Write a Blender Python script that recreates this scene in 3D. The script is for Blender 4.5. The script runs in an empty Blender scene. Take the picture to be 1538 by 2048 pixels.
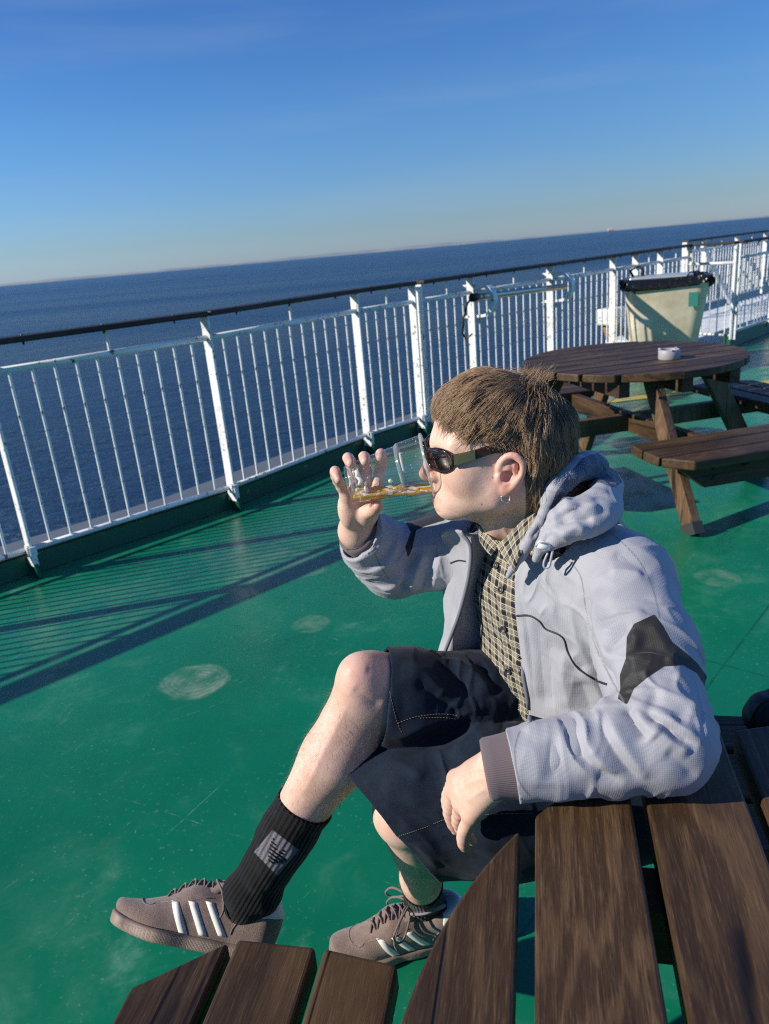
import bpy, bmesh, math, random
import numpy as np
from mathutils import Vector, Matrix
from mathutils.bvhtree import BVHTree
random.seed(7); np.random.seed(7)
SC = bpy.context.scene; COL = SC.collection
R_ = math.radians

# ------------------------------------------------------------------ camera
W0, H0 = 1538, 2048
FPX = 1500.0; PITCH = R_(19.133); ROLL = R_(5.1655); CH = 1.38
FW = np.array([0, math.cos(PITCH), -math.sin(PITCH)])
_r0 = np.array([1.0, 0, 0]); _u0 = np.cross(_r0, FW)
RT = _r0*math.cos(ROLL) - _u0*math.sin(ROLL)
UP = _u0*math.cos(ROLL) + _r0*math.sin(ROLL)
CC = np.array([0, 0, CH])
cam = bpy.data.cameras.new('camera'); camo = bpy.data.objects.new('camera', cam); COL.objects.link(camo)
cam.sensor_fit = 'VERTICAL'; cam.sensor_height = 36.0; cam.lens = FPX/H0*36.0
cam.clip_start = 0.05; cam.clip_end = 90000
M = Matrix.Identity(4)
for i in range(3):
    M[i][0] = RT[i]; M[i][1] = UP[i]; M[i][2] = -FW[i]; M[i][3] = CC[i]
camo.matrix_world = M
cam.dof.use_dof = True; cam.dof.focus_distance = 1.10; cam.dof.aperture_fstop = 8.5
SC.camera = camo

# ------------------------------------------------------------------ sky, sun, exposure
SUN_EL = R_(28.2); SUN_AZ = R_(258.2)            # azimuth clockwise from +Y
world = bpy.data.worlds.new('World'); SC.world = world; world.use_nodes = True
nt = world.node_tree; nt.nodes.clear()
def wn(t, **k):
    n = nt.nodes.new(t)
    for a, b in k.items(): setattr(n, a, b)
    return n
sky = wn('ShaderNodeTexSky', sky_type='NISHITA', sun_disc=False, sun_elevation=SUN_EL, sun_rotation=2*math.pi-SUN_AZ,
         altitude=0, air_density=1.0, dust_density=0.35, ozone_density=3.0)
bg = wn('ShaderNodeBackground'); wo = wn('ShaderNodeOutputWorld')
bg.inputs['Strength'].default_value = 0.118
# thin cirrus streaks mixed into the sky by direction
tc = wn('ShaderNodeTexCoord'); mp = wn('ShaderNodeMapping'); mp.inputs['Scale'].default_value = (1.1, 1.1, 11.0)
mp.inputs['Rotation'].default_value = (0.0, R_(4), R_(20))
no = wn('ShaderNodeTexNoise'); no.inputs['Scale'].default_value = 1.6; no.inputs['Detail'].default_value = 5
cr = wn('ShaderNodeMapRange'); cr.inputs['From Min'].default_value = 0.50; cr.inputs['From Max'].default_value = 0.80
cr.inputs['To Max'].default_value = 0.16; cr.interpolation_type = 'SMOOTHSTEP'
mx = wn('ShaderNodeMix', data_type='RGBA'); mx.inputs['B'].default_value = (2.6, 3.2, 4.4, 1)
nt.links.new(tc.outputs['Generated'], mp.inputs['Vector']); nt.links.new(mp.outputs[0], no.inputs['Vector'])
nt.links.new(no.outputs['Fac'], cr.inputs['Value']); nt.links.new(cr.outputs[0], mx.inputs['Factor'])
sx = wn('ShaderNodeSeparateXYZ'); rp = wn('ShaderNodeValToRGB'); tm = wn('ShaderNodeMix', data_type='RGBA', blend_type='MULTIPLY')
for i, (z, c) in enumerate(((0.0, (.46, .61, .98)), (.03, (.39, .54, .80)), (.15, (.34, .58, .87)), (.28, (.265, .53, .90)), (1.0, (.18, .43, .86)))):
    e = rp.color_ramp.elements[i] if i < 2 else rp.color_ramp.elements.new(z)
    e.position = z; e.color = (*c, 1)
nt.links.new(tc.outputs['Generated'], sx.inputs[0]); nt.links.new(sx.outputs[2], rp.inputs[0]); tm.inputs['Factor'].default_value = 1.0
nt.links.new(sky.outputs[0], tm.inputs['A']); nt.links.new(rp.outputs[0], tm.inputs['B'])
nt.links.new(tm.outputs['Result'], mx.inputs['A']); nt.links.new(mx.outputs['Result'], bg.inputs['Color'])
nt.links.new(bg.outputs[0], wo.inputs[0])
sun = bpy.data.lights.new('sun', 'SUN'); suno = bpy.data.objects.new('sun', sun); COL.objects.link(suno)
sun.energy = 5.0; sun.angle = R_(0.5); sun.color = (1.0, 0.93, 0.83)
SUNV = Vector((math.sin(SUN_AZ)*math.cos(SUN_EL), math.cos(SUN_AZ)*math.cos(SUN_EL), math.sin(SUN_EL)))
suno.rotation_euler = SUNV.to_track_quat('Z', 'Y').to_euler(); suno.location = (-6, -2, 6)
SC.view_settings.view_transform = 'Standard'; SC.view_settings.look = 'None'
SC.view_settings.exposure = 0.28; SC.view_settings.gamma = 1.0
SC.cycles.max_bounces = 8; SC.cycles.transparent_max_bounces = 24; SC.cycles.caustics_refractive = False
SC.cycles.caustics_reflective = False; SC.cycles.use_denoising = False; SC.cycles.sample_clamp_indirect = 4.0; SC.cycles.denoising_prefilter = 'ACCURATE'; SC.cycles.filter_width = 1.15

# ------------------------------------------------------------------ pixel <-> world helpers (for measuring the place)
def ray(px, py): return FW + RT*((px-W0/2)/FPX) - UP*((py-H0/2)/FPX)
def P(px, py, d): return CC + ray(px, py)*d
def onz(px, py, z=0.0):
    r = ray(px, py); return CC + r*((z-CH)/r[2])
def PY(px, py, Y):
    r = ray(px, py); return CC + r*(Y/r[1])
def projv(V):
    v = np.asarray(V, float) - CC; d = v @ FW
    return np.stack([W0/2 + FPX*(v @ RT)/d, H0/2 - FPX*(v @ UP)/d, d], -1)

# ------------------------------------------------------------------ object helpers
def tag(o, label=None, cat=None, group=None, kind=None):
    if label: o['label'] = label
    if cat: o['category'] = cat
    if group: o['group'] = group
    if kind: o['kind'] = kind
    return o
def empty(name, loc=(0, 0, 0), rz=0.0):
    o = bpy.data.objects.new(name, None); COL.objects.link(o); o.location = loc; o.rotation_euler = (0, 0, rz)
    o.empty_display_size = 0.1
    return o
def link_mesh(name, verts, faces, mat, parent=None, smooth=False, loc=None):
    me = bpy.data.meshes.new(name)
    me.from_pydata([tuple(v) for v in verts], [], [tuple(f) for f in faces]); me.update()
    if smooth: me.polygons.foreach_set('use_smooth', [True]*len(me.polygons))
    for m in (mat if isinstance(mat, (list, tuple)) else [mat]): me.materials.append(m)
    o = bpy.data.objects.new(name, me); COL.objects.link(o)
    if parent: o.parent = parent
    if loc is not None: o.location = loc
    return o
def copy_tree(o, parent=None):
    c = o.copy(); COL.objects.link(c)
    if parent: c.parent = parent
    for ch in list(o.children): copy_tree(ch, c)
    return c
def bevel(o, w, seg=2):
    m = o.modifiers.new('bevel', 'BEVEL'); m.width = w; m.segments = seg; m.limit_method = 'ANGLE'; m.angle_limit = R_(35)
    m.harden_normals = False
    return o
class MB:
    def __init__(s): s.v = []; s.f = []; s.sm = False
    def add(s, vs, fs):
        b = len(s.v); s.v += [tuple(map(float, p)) for p in vs]; s.f += [tuple(i+b for i in f) for f in fs]; return s
    def box(s, c, size, rz=0.0, rot=None):
        hx, hy, hz = (d/2 for d in size)
        m = rot if rot is not None else Matrix.Rotation(rz, 3, 'Z')
        c = Vector(c)
        vs = [c + m @ Vector((x*hx, y*hy, z*hz)) for x in (-1, 1) for y in (-1, 1) for z in (-1, 1)]
        return s.add(vs, [(0, 1, 3, 2), (4, 6, 7, 5), (0, 4, 5, 1), (2, 3, 7, 6), (0, 2, 6, 4), (1, 5, 7, 3)])
    def bar(s, a, b, w, h, up=(0, 0, 1)):                       # rectangular bar a->b, width w (sideways), height h (along up)
        a, b = Vector(a), Vector(b); d = (b-a); L = d.length; d.normalize(); up = Vector(up)
        x = d.cross(up).normalized(); z = x.cross(d)
        m = Matrix((x, d, z)).transposed()
        return s.box((a+b)/2, (w, L, h), rot=m)
    def tube(s, pts, r, n=8, closed=False, cap=True):
        pts = [Vector(p) for p in pts]; N = len(pts); rr = r if isinstance(r, (list, tuple, np.ndarray)) else [r]*N
        base = len(s.v); prev = None; vs = []
        for i, p in enumerate(pts):
            if closed: t = pts[(i+1) % N] - pts[i-1]
            else: t = pts[min(i+1, N-1)] - pts[max(i-1, 0)]
            t.normalize()
            if prev is None:
                u = t.orthogonal().normalized()
            else:
                u = (prev - t*prev.dot(t)).normalized()
            prev = u; w = t.cross(u)
            for k in range(n):
                a = 2*math.pi*k/n; vs.append(p + (u*math.cos(a) + w*math.sin(a))*rr[i])
        fs = []
        for i in range(N if closed else N-1):
            j = (i+1) % N
            for k in range(n):
                fs.append((i*n+k, i*n+(k+1) % n, j*n+(k+1) % n, j*n+k))
        if cap and not closed:
            fs.append(tuple(range(n-1, -1, -1))); fs.append(tuple((N-1)*n+k for k in range(n)))
        return s.add(vs, fs)
    def prism(s, poly, z0, z1, mat=None):                         # polygon (ccw) extruded z0..z1
        n = len(poly); vs = [(x, y, z0) for x, y in poly] + [(x, y, z1) for x, y in poly]
        if mat is not None: vs = [mat @ Vector(v) for v in vs]
        fs = [tuple(range(n-1, -1, -1)), tuple(range(n, 2*n))] + [(i, (i+1) % n, n+(i+1) % n, n+i) for i in range(n)]
        return s.add(vs, fs)
    def lathe(s, prof, n=32, mat=None):
        vs = []; m = len(prof)
        for r, z in prof:
            for k in range(n):
                a = 2*math.pi*k/n; vs.append(Vector((r*math.cos(a), r*math.sin(a), z)))
        if mat is not None: vs = [mat @ v for v in vs]
        fs = [(i*n+k, i*n+(k+1) % n, (i+1)*n+(k+1) % n, (i+1)*n+k) for i in range(m-1) for k in range(n)]
        return s.add(vs, fs)
    def build(s, name, mat, parent=None, smooth=False):
        return link_mesh(name, s.v, s.f, mat, parent, smooth)

# ------------------------------------------------------------------ node material helper
class NM:
    def __init__(s, name):
        s.m = bpy.data.materials.new(name); s.m.use_nodes = True; s.t = s.m.node_tree
        s.b = s.t.nodes['Principled BSDF']; s.out = s.t.nodes['Material Output']
    def n(s, typ, **k):
        x = s.t.nodes.new('ShaderNode'+typ)
        for a, b in k.items(): setattr(x, a, b)
        return x
    def L(s, a, b): s.t.links.new(a, b); return s
    def inp(s, node, name, val):
        sk = node.inputs[name]
        if hasattr(val, 'links'): s.L(val, sk)
        else: sk.default_value = val
    def coord(s, kind='Object', scale=(1, 1, 1), rot=(0, 0, 0), loc=(0, 0, 0)):
        t = s.n('TexCoord'); m = s.n('Mapping'); m.inputs['Scale'].default_value = scale
        m.inputs['Rotation'].default_value = rot; m.inputs['Location'].default_value = loc
        s.L(t.outputs[kind], m.inputs[0]); return m.outputs[0]
    def noise(s, vec, scale, detail=3, rough=0.5, dist=0.0, out='Fac'):
        x = s.n('TexNoise'); s.inp(x, 'Scale', scale); s.inp(x, 'Detail', detail); s.inp(x, 'Roughness', rough); s.inp(x, 'Distortion', dist)
        if vec is not None: s.L(vec, x.inputs['Vector'])
        return x.outputs[out]
    def voro(s, vec, scale, feature='F1', out='Distance', rand=1.0):
        x = s.n('TexVoronoi', feature=feature); s.inp(x, 'Scale', scale); s.inp(x, 'Randomness', rand)
        if vec is not None: s.L(vec, x.inputs['Vector'])
        return x.outputs[out]
    def mr(s, v, a, b, c=0.0, d=1.0, smooth=True):
        x = s.n('MapRange', interpolation_type='SMOOTHSTEP' if smooth else 'LINEAR'); s.L(v, x.inputs['Value'])
        for k, val in (('From Min', a), ('From Max', b), ('To Min', c), ('To Max', d)): x.inputs[k].default_value = val
        return x.outputs[0]
    def math(s, op, a, b=None, clamp=False):
        x = s.n('Math', operation=op, use_clamp=clamp)
        for i, v in enumerate((a, b)):
            if v is None: continue
            if hasattr(v, 'links'): s.L(v, x.inputs[i])
            else: x.inputs[i].default_value = v
        return x.outputs[0]
    def mix(s, f, a, b, blend='MIX'):
        x = s.n('Mix', data_type='RGBA', blend_type=blend)
        for k, v in (('Factor', f), ('A', a), ('B', b)):
            sk = [q for q in x.inputs if q.name == k and (k == 'Factor' and q.type == 'VALUE' or k != 'Factor' and q.type == 'RGBA')][0]
            if hasattr(v, 'links'): s.L(v, sk)
            else: sk.default_value = v if k == 'Factor' else (v if len(v) == 4 else (*v, 1))
        return [q for q in x.outputs if q.type == 'RGBA'][0]
    def attr(s, name, out='Fac'):
        x = s.n('Attribute', attribute_name=name); return x.outputs[out]
    def bump(s, h, strength=0.3, dist=0.01, normal=None):
        x = s.n('Bump'); s.inp(x, 'Strength', strength); s.inp(x, 'Distance', dist); s.L(h, x.inputs['Height'])
        if normal is not None: s.L(normal, x.inputs['Normal'])
        s.L(x.outputs[0], s.b.inputs['Normal']); return x.outputs[0]
    def set(s, **k):
        for a, v in k.items():
            a = {'color': 'Base Color', 'rough': 'Roughness', 'metal': 'Metallic', 'spec': 'Specular IOR Level', 'ior': 'IOR',
                 'trans': 'Transmission Weight', 'sss': 'Subsurface Weight', 'sheen': 'Sheen Weight', 'coat': 'Coat Weight', 'alpha': 'Alpha'}.get(a, a)
            if a == 'Base Color' and not hasattr(v, 'links') and len(v) == 3: v = (*v, 1)
            s.inp(s.b, a, v)
        return s
def simple(name, color, rough=0.5, **k):
    return NM(name).set(color=color, rough=rough, **k).m
# ------------------------------------------------------------------ materials of the place
SEAMP = 2.2632
def mat_deck():
    m = NM('green_deck_paint'); co = m.coord('Object')
    grit0 = m.noise(co, 38, 5, .7); n1 = m.noise(co, 0.9, 6, 0.6); n2 = m.noise(co, 7.0, 6, 0.65, 0.6); n3 = m.noise(co, 160, 2)
    col = m.mix(m.mr(n1, .3, .7), (0.002, 0.130, 0.063), (0.004, 0.180, 0.087))
    n4 = m.noise(co, 2.6, 6, .7, .8); worn = m.mr(m.math('MULTIPLY', n1, n2), .25, .44, 0, .42)
    col = m.mix(worn, col, (0.06, 0.24, 0.15)); col = m.mix(m.mr(n4, .40, .30, 0, .55), col, (.001, .085, .050)); col = m.mix(m.math('MULTIPLY', m.mr(n4, .58, .70, 0, .5), m.mr(n2, .40, .62)), col, (.12, .30, .21))
    # round scuffs where table feet once stood and turned
    xyz = m.n('SeparateXYZ'); m.L(co, xyz.inputs[0])
    warp = m.noise(co, 4.0, 5, 0.6); allr = None
    for (px, py, rad, s) in ((393, 1362, .115, 1.5), (622, 1248, .075, .9), (575, 1130, .20, .7), (1440, 1157, .085, .7), (110, 1790, .2, .10), (60, 1950, .18, .12), (520, 1110, .3, .3), (205, 1230, .35, .22)):
        c = onz(px, py); dx = m.math('SUBTRACT', xyz.outputs[0], c[0]); dy = m.math('SUBTRACT', xyz.outputs[1], c[1])
        d = m.math('SQRT', m.math('ADD', m.math('MULTIPLY', dx, dx), m.math('MULTIPLY', dy, dy)))
        d = m.math('ADD', d, m.math('MULTIPLY', m.math('SUBTRACT', warp, .5), rad*1.1))
        disc = m.mr(d, rad*.45, rad*1.15, .85, 0)
        edge = m.math('MULTIPLY', m.mr(d, rad*.62, rad*.9), m.mr(d, rad*.92, rad*1.10, .45, 0))
        wv = m.math('MULTIPLY', m.math('SINE', m.math('MULTIPLY', m.math('ADD', d, m.math('MULTIPLY', n2, .05)), 300.0)), m.math('MULTIPLY', m.mr(n4, .4, .6), .22))
        a = m.math('MULTIPLY', m.math('ADD', m.math('MULTIPLY', m.math('ADD', edge, disc), m.math('ADD', wv, .75)), 0.0), s*.62)
        a = m.math('MULTIPLY', a, m.mr(m.math('ADD', n2, m.math('MULTIPLY', grit0, .35)), .50, .80, .12, 1.15))
        allr = a if allr is None else m.math('MAXIMUM', allr, a)
    col = m.mix(m.math('MULTIPLY', allr, 1.0, True), col, (0.26, 0.34, 0.24))
    # scratches: thin pale lines, broken up by noise
    scr = None
    for ang, sc, off in ((38, 1.1, .3), (-47, .8, .1), (5, .55, .77), (61, .9, .45), (33, 2.3, .6), (-62, 1.9, .2), (44, 3.1, .15)):
        cs = m.coord('Object', rot=(0, 0, R_(ang))); sx = m.n('SeparateXYZ'); m.L(cs, sx.inputs[0])
        wob = m.math('MULTIPLY', m.noise(cs, 1.3, 3), .10)
        fr = m.math('FRACT', m.math('ADD', m.math('MULTIPLY', m.math('ADD', sx.outputs[0], wob), sc), off))
        ln = m.mr(m.math('ABSOLUTE', m.math('SUBTRACT', fr, .5)), .0006*sc, .0020*sc, 1, 0)
        ln = m.math('MULTIPLY', ln, m.mr(m.noise(cs, 3.1, 6, .75), .53, .66))
        scr = ln if scr is None else m.math('MAXIMUM', scr, ln)
    col = m.mix(m.math('MULTIPLY', m.math('MULTIPLY', scr, m.mr(grit0, .40, .55)), .55), col, (0.25, 0.38, 0.29))
    specks = m.math('MULTIPLY', m.mr(m.noise(co, 60, 5, .75), .60, .68, 0, .6), m.mr(m.noise(co, 2.2, 4, .6), .38, .58))
    grit = m.noise(co, 420, 2, .6); col = m.mix(m.mr(grit, .55, .75, 0, .22), col, (.0, .05, .03))
    col = m.mix(specks, col, (0.22, 0.32, 0.25))
    # plate seams
    hd = R_(-42.5); cs = m.coord('Object', rot=(0, 0, -hd)); sx = m.n('SeparateXYZ'); m.L(cs, sx.inputs[0])
    seam = None; _p = onz(300, 1190); _x = _p[0]*math.cos(hd)-_p[1]*math.sin(-hd)*-1 if False else 0
    _v = Matrix.Rotation(-hd, 3, 'Z') @ Vector(onz(300, 1190)); _seam_off = (.5 - _v.x/SEAMP) % 1.0
    for ax, per, off in ((0, SEAMP, _seam_off), (1, 9.2, .25)):
        fr = m.math('FRACT', m.math('ADD', m.math('DIVIDE', sx.outputs[ax], per), off))
        s1 = m.mr(m.math('ABSOLUTE', m.math('SUBTRACT', fr, .5)), .002/per, .006/per, 1, 0)
        seam = s1 if seam is None else m.math('MAXIMUM', seam, s1)
    col = m.mix(m.math('MULTIPLY', seam, m.mr(n2, .35, .6, .2, .6)), col, (0.003, 0.035, 0.022))
    m.set(color=col, rough=m.mr(m.math('ADD', n2, m.math('MULTIPLY', worn, .8)), .3, .95, .24, .52), spec=.5)
    h = m.math('ADD', m.math('ADD', m.math('MULTIPLY', n2, .25), m.math('ADD', m.math('MULTIPLY', n3, .12), m.math('MULTIPLY', grit, .10))), m.math('MULTIPLY', seam, -.6))
    m.bump(h, .28, .003); return m.m
def mat_sea():
    m = NM('sea_water'); co = m.coord('Object'); cs = m.coord('Object', scale=(.5, 1.0, 1), rot=(0, 0, R_(28)))
    w1 = m.noise(cs, .30, 6, .62, .4); w2 = m.noise(co, .035, 3, .5); w3 = m.noise(cs, .75, 5, .66, .5)
    st = m.noise(m.coord('Object', scale=(.0006, .006, 1), rot=(0, 0, R_(18))), 1.0, 4)
    col = m.mix(m.mr(st, .35, .7), (0.002, 0.014, 0.047), (0.006, 0.032, 0.086))
    m.set(color=col, rough=m.mr(st, .35, .7, .22, .30), ior=1.33, spec=.30)
    h = m.math('ADD', m.math('ADD', m.math('MULTIPLY', w1, 1.0), m.math('MULTIPLY', w2, 2.5)), m.math('MULTIPLY', w3, .85))
    m.bump(h, .85, 1.25); return m.m
def mat_white(name='white_painted_steel', chips=1.0):
    m = NM(name); co = m.coord('Object'); n1 = m.noise(co, 34, 5, .65); n2 = m.noise(co, 6, 3)
    chip = m.math('MULTIPLY', m.mr(n1, .585, .62), m.mr(n2, .45, .54))
    col = m.mix(m.mr(n2, .35, .7), (.78, .79, .77), (.66, .67, .63))
    col = m.mix(m.math('MULTIPLY', m.mr(m.noise(co, 14, 4), .62, .72), .35), col, (.42, .30, .18))
    col = m.mix(m.math('MULTIPLY', chip, chips), col, (.07, .06, .055))
    m.set(color=col, rough=.38); m.bump(m.math('ADD', m.math('MULTIPLY', n2, .6), m.math('MULTIPLY', chip, -.5)), .2, .003); return m.m
def mat_wood(name, c0, c1, c2, rough=.5, axis=1, scale=1.0):
    m = NM(name); oi = m.n('ObjectInfo'); tcn = m.n('TexCoord'); ad = m.n('VectorMath', operation='ADD'); sc = m.n('VectorMath', operation='SCALE')
    cb = m.n('CombineXYZ'); m.L(oi.outputs['Random'], cb.inputs[0]); m.L(oi.outputs['Random'], cb.inputs[2]); m.L(cb.outputs[0], sc.inputs[0]); sc.inputs['Scale'].default_value = 7.3
    m.L(tcn.outputs['Object'], ad.inputs[0]); m.L(sc.outputs[0], ad.inputs[1])
    s = [1, 1, 1]; s[axis] = .055
    mp = m.n('Mapping'); mp.inputs['Scale'].default_value = [q*scale for q in s]; m.L(ad.outputs[0], mp.inputs[0]); v = mp.outputs[0]
    s2 = [1, 1, 1]; s2[axis] = .32
    mp2 = m.n('Mapping'); mp2.inputs['Scale'].default_value = [q*scale for q in s2]; m.L(ad.outputs[0], mp2.inputs[0]); v2 = mp2.outputs[0]
    # knots bend the growth rings
    kn = m.voro(v2, 3.0); kd = m.mr(kn, .0, .50, 1, 0)
    g = m.noise(v, 20, 3, .5, 1.2)
    x = m.n('SeparateXYZ'); m.L(ad.outputs[0], x.inputs[0])
    ring = m.math('ADD', m.math('MULTIPLY', x.outputs[0 if axis != 0 else 1], 36.0*scale), m.math('ADD', m.math('MULTIPLY', g, 6.0), m.math('MULTIPLY', kd, 13.0)))
    ring = m.math('MULTIPLY', m.math('ADD', m.math('SINE', m.math('MULTIPLY', ring, 3.1)), 1.0), .5)
    fine = m.noise(v, 240, 4, .7); pore = m.noise(v, 760, 3, .65); blot = m.noise(v2, 7, 5, .6)
    ring = m.math('POWER', ring, 2.2); col = m.mix(m.mr(ring, .1, .9), c0, c1)
    col = m.mix(m.math('MULTIPLY', m.mr(fine, .50, .74), .55), col, c2)
    col = m.mix(m.mr(blot, .38, .66, 0, .80), col, tuple(q*.50 for q in c0))
    col = m.mix(m.mr(kn, .035, .10, .85, 0), col, tuple(q*.22 for q in c0))
    col = m.mix(m.math('MULTIPLY', m.mr(pore, .53, .68), .50), col, tuple(q*.30 for q in c0)); col = m.mix(m.math('MULTIPLY', m.mr(pore, .44, .30), .28), col, c2)
    lite = m.noise(v2, 2.6, 4, .6); col = m.mix(m.math('MULTIPLY', m.mr(lite, .50, .70), .42), col, tuple(q*.9 for q in c2))
    crack = m.math('MULTIPLY', m.mr(m.math('ABSOLUTE', m.math('SUBTRACT', m.noise(v, 9, 2, .4), .5)), .0, .017, 1, 0), m.mr(blot, .42, .54))
    col = m.mix(m.math('MULTIPLY', crack, .9), col, (.004, .003, .002))
    m.set(color=col, rough=m.mr(fine, .3, .7, rough-.08, rough+.16), spec=.35)
    h = m.math('ADD', m.math('ADD', m.math('ADD', m.math('MULTIPLY', fine, .35), m.math('MULTIPLY', pore, -.5)), m.math('MULTIPLY', ring, .3)), m.math('MULTIPLY', crack, -1.5))
    m.bump(h, .55, .0016); return m.m
def mat_steel():
    m = NM('galvanised_steel'); co = m.coord('Object'); sp = m.voro(co, 22, out='Color'); n = m.noise(co, 3.5, 4)
    bw = m.n('RGBToBW'); m.L(sp, bw.inputs[0])
    col = m.mix(m.mr(n, .3, .7), (.62, .52, .34), (.76, .69, .52)); col = m.mix(m.math('MULTIPLY', bw.outputs[0], .2), col, (.85, .80, .66))
    m.set(color=col, rough=m.mr(n, .3, .7, .42, .58), metal=.35); m.bump(m.noise(co, 5, 2), .5, .02); return m.m
WHITE = mat_white(); WHITE2 = mat_white('white_chipped_steel', 1.0)
GREEN_D = NM('dark_green_paint'); _c = GREEN_D.coord('Object'); _n = GREEN_D.noise(_c, 9, 5, .65)
GREEN_D.set(color=GREEN_D.mix(GREEN_D.mr(_n, .62, .72, 0, .6), (.004, .075, .045), (.30, .30, .24)), rough=.35); GREEN_D = GREEN_D.m
WOODT = mat_wood('dark_stained_wood', (.053, .028, .0125), (.098, .055, .025), (.215, .130, .060))
WOODB = mat_wood('dark_stained_wood_crosswise', (.048, .0255, .0115), (.080, .045, .0205), (.165, .10, .046), axis=0)
WOODL = mat_wood('weathered_brown_wood', (.120, .065, .034), (.17, .10, .055), (.26, .17, .095), axis=2)
WOODR = mat_wood('weathered_handrail_wood', (.022, .015, .013), (.034, .024, .02), (.10, .075, .058), .55, axis=1)
BLACKP = simple('black_plastic', (.012, .012, .014), .42)
DARKST = simple('dark_bolt_steel', (.03, .03, .032), .5, metal=.6)

# ------------------------------------------------------------------ setting: sea, coast, deck
SEA_Z = -19.0
link_mesh('sea', [(-60000, -2000, SEA_Z), (60000, -2000, SEA_Z), (60000, 45000, SEA_Z), (-60000, 45000, SEA_Z)], [(0, 1, 2, 3)], mat_sea())['kind'] = 'structure'
def ridge(name, dist, x0, x1, hfun, n, mat, thick=900):
    xs = np.linspace(x0, x1, n); vs = []; fs = []
    for x in xs:
        h = hfun(x); vs += [(x, dist, SEA_Z-2), (x, dist+thick*.35, SEA_Z+h*.8), (x, dist+thick*.6, SEA_Z+h), (x, dist+thick, SEA_Z-2)]
    for i in range(n-1):
        for k in range(3): fs.append((4*i+k, 4*i+k+1, 4*i+5+k, 4*i+4+k))
    o = link_mesh(name, vs, fs, mat); o['kind'] = 'structure'; return o
_ph = [random.uniform(0, 6) for _ in range(12)]
def coast_h(x):
    h = 44 + 22*math.sin(x/5200+_ph[0]) + 16*math.sin(x/1700+_ph[1]) + 8*math.sin(x/540+_ph[2]) + 5*math.sin(x/170+_ph[3])
    return max(14, h)
COAST = NM('hazed_coast_land'); COAST.set(color=COAST.mix(COAST.mr(COAST.noise(COAST.coord('Object'), .0012, 4), .35, .65), (.20, .24, .27), (.27, .29, .30)), rough=.95)  # distance haze is painted into the land as pale blue-grey
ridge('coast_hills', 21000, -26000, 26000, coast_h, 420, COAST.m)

RD = R_(45.5); RDIR = np.array([math.sin(RD), math.cos(RD)])
F1 = np.array([-1.759, 3.484]); F2 = np.array([-.888, 4.262]); F3 = np.array([-.074, 5.29]); F4 = np.array([.345, 5.70])
STEP = F2 - F1
F4b = F4 + np.array([.05, .045])
CORN = onz(1463, 697)[:2]
RAILPTS = [F1-STEP*3, F1-STEP*2, F1-STEP, F1, F2, F3, F4]
RAIL2 = [F4b, F4b+RDIR*.62, F4b+RDIR*1.78, F4b+RDIR*2.94, F4b+RDIR*3.42, F4b+RDIR*4.0, F4b+RDIR*4.75]
END2 = RAIL2[-1]
def offs(pts, d):                                                # polyline offset to the outboard side
    out = []
    for i in range(len(pts)):
        t = pts[min(i+1, len(pts)-1)] - pts[max(i-1, 0)]; t = t/np.hypot(*t); out.append(pts[i] + np.array([-t[1], t[0]])*d)
    return out
SEC3 = [CORN, CORN+RDIR*1.2, CORN+RDIR*2.4, CORN+RDIR*3.6, CORN+RDIR*4.8, CORN+RDIR*7.5]
LINE_ALL = RAILPTS + RAIL2
out_edge = offs(LINE_ALL, .10)
deck_poly = [tuple(p) for p in out_edge] + [tuple(CORN + np.array([-.1, .12]))] + [tuple(p) for p in offs(SEC3, .1)[1:]] + [(16, 6), (16, -9), (-9, -9), (-9, -4)]
link_mesh('deck', [(x, y, 0) for x, y in deck_poly], [tuple(range(len(deck_poly)-1, -1, -1))], mat_deck())['kind'] = 'structure'
bpy.context.view_layer.update()
# grey outer ledge beyond the rail and the hull under it
GREYL = NM('grey_ledge_paint'); _c = GREYL.coord('Object'); GREYL.set(color=GREYL.mix(GREYL.noise(_c, 3, 5), (.105, .120, .135), (.150, .165, .18)), rough=.5); GREYL.bump(GREYL.noise(_c, 40, 3), .2, .004)
mb = MB(); oi_, oo_ = offs(LINE_ALL, .12), offs(LINE_ALL, .74)
n = len(LINE_ALL); vs = [(*p, -.03) for p in oi_] + [(*p, -.03) for p in oo_] + [(*p, -.10) for p in oo_] + [(p[0], p[1], SEA_Z-1) for p in oo_]
fs = []
for i in range(n-1):
    for k in range(3): fs.append((k*n+i, k*n+i+1, (k+1)*n+i+1, (k+1)*n+i))
mb.add(vs, fs); mb.build('outer_ledge', GREYL.m)['kind'] = 'structure'
# low green kerb under the rail
def ribbon_wall(name, pts, d0, d1, z0, z1, mat):
    a, b = offs(pts, d0), offs(pts, d1); n = len(pts); vs = []; fs = []
    for i in range(n): vs += [(*a[i], z0), (*a[i], z1), (*b[i], z1), (*b[i], z0)]
    for i in range(n-1):
        for k in range(4): fs.append((4*i+k, 4*i+(k+1) % 4, 4*i+4+(k+1) % 4, 4*i+4+k))
    fs += [(0, 1, 2, 3), (4*n-1, 4*n-2, 4*n-3, 4*n-4)]
    return link_mesh(name, vs, fs, mat)
ribbon_wall('deck_kerb', LINE_ALL, .035, .11, .004, .105, GREEN_D)['kind'] = 'structure'
ribbon_wall('deck_kerb', SEC3, .02, .10, .004, .16, GREEN_D)['kind'] = 'structure'
ribbon_wall('kerb_plate', LINE_ALL, .045, .095, .107, .128, simple('black_kerb_plate', (.012, .014, .014), .5))['kind'] = 'structure'
YEL = NM('yellow_deck_marking'); _c = YEL.coord('Object'); YEL.set(color=YEL.mix(YEL.mr(YEL.noise(_c, 12, 5, .65), .45, .68), (.62, .42, .05), (.25, .28, .12)), rough=.4)
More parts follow.
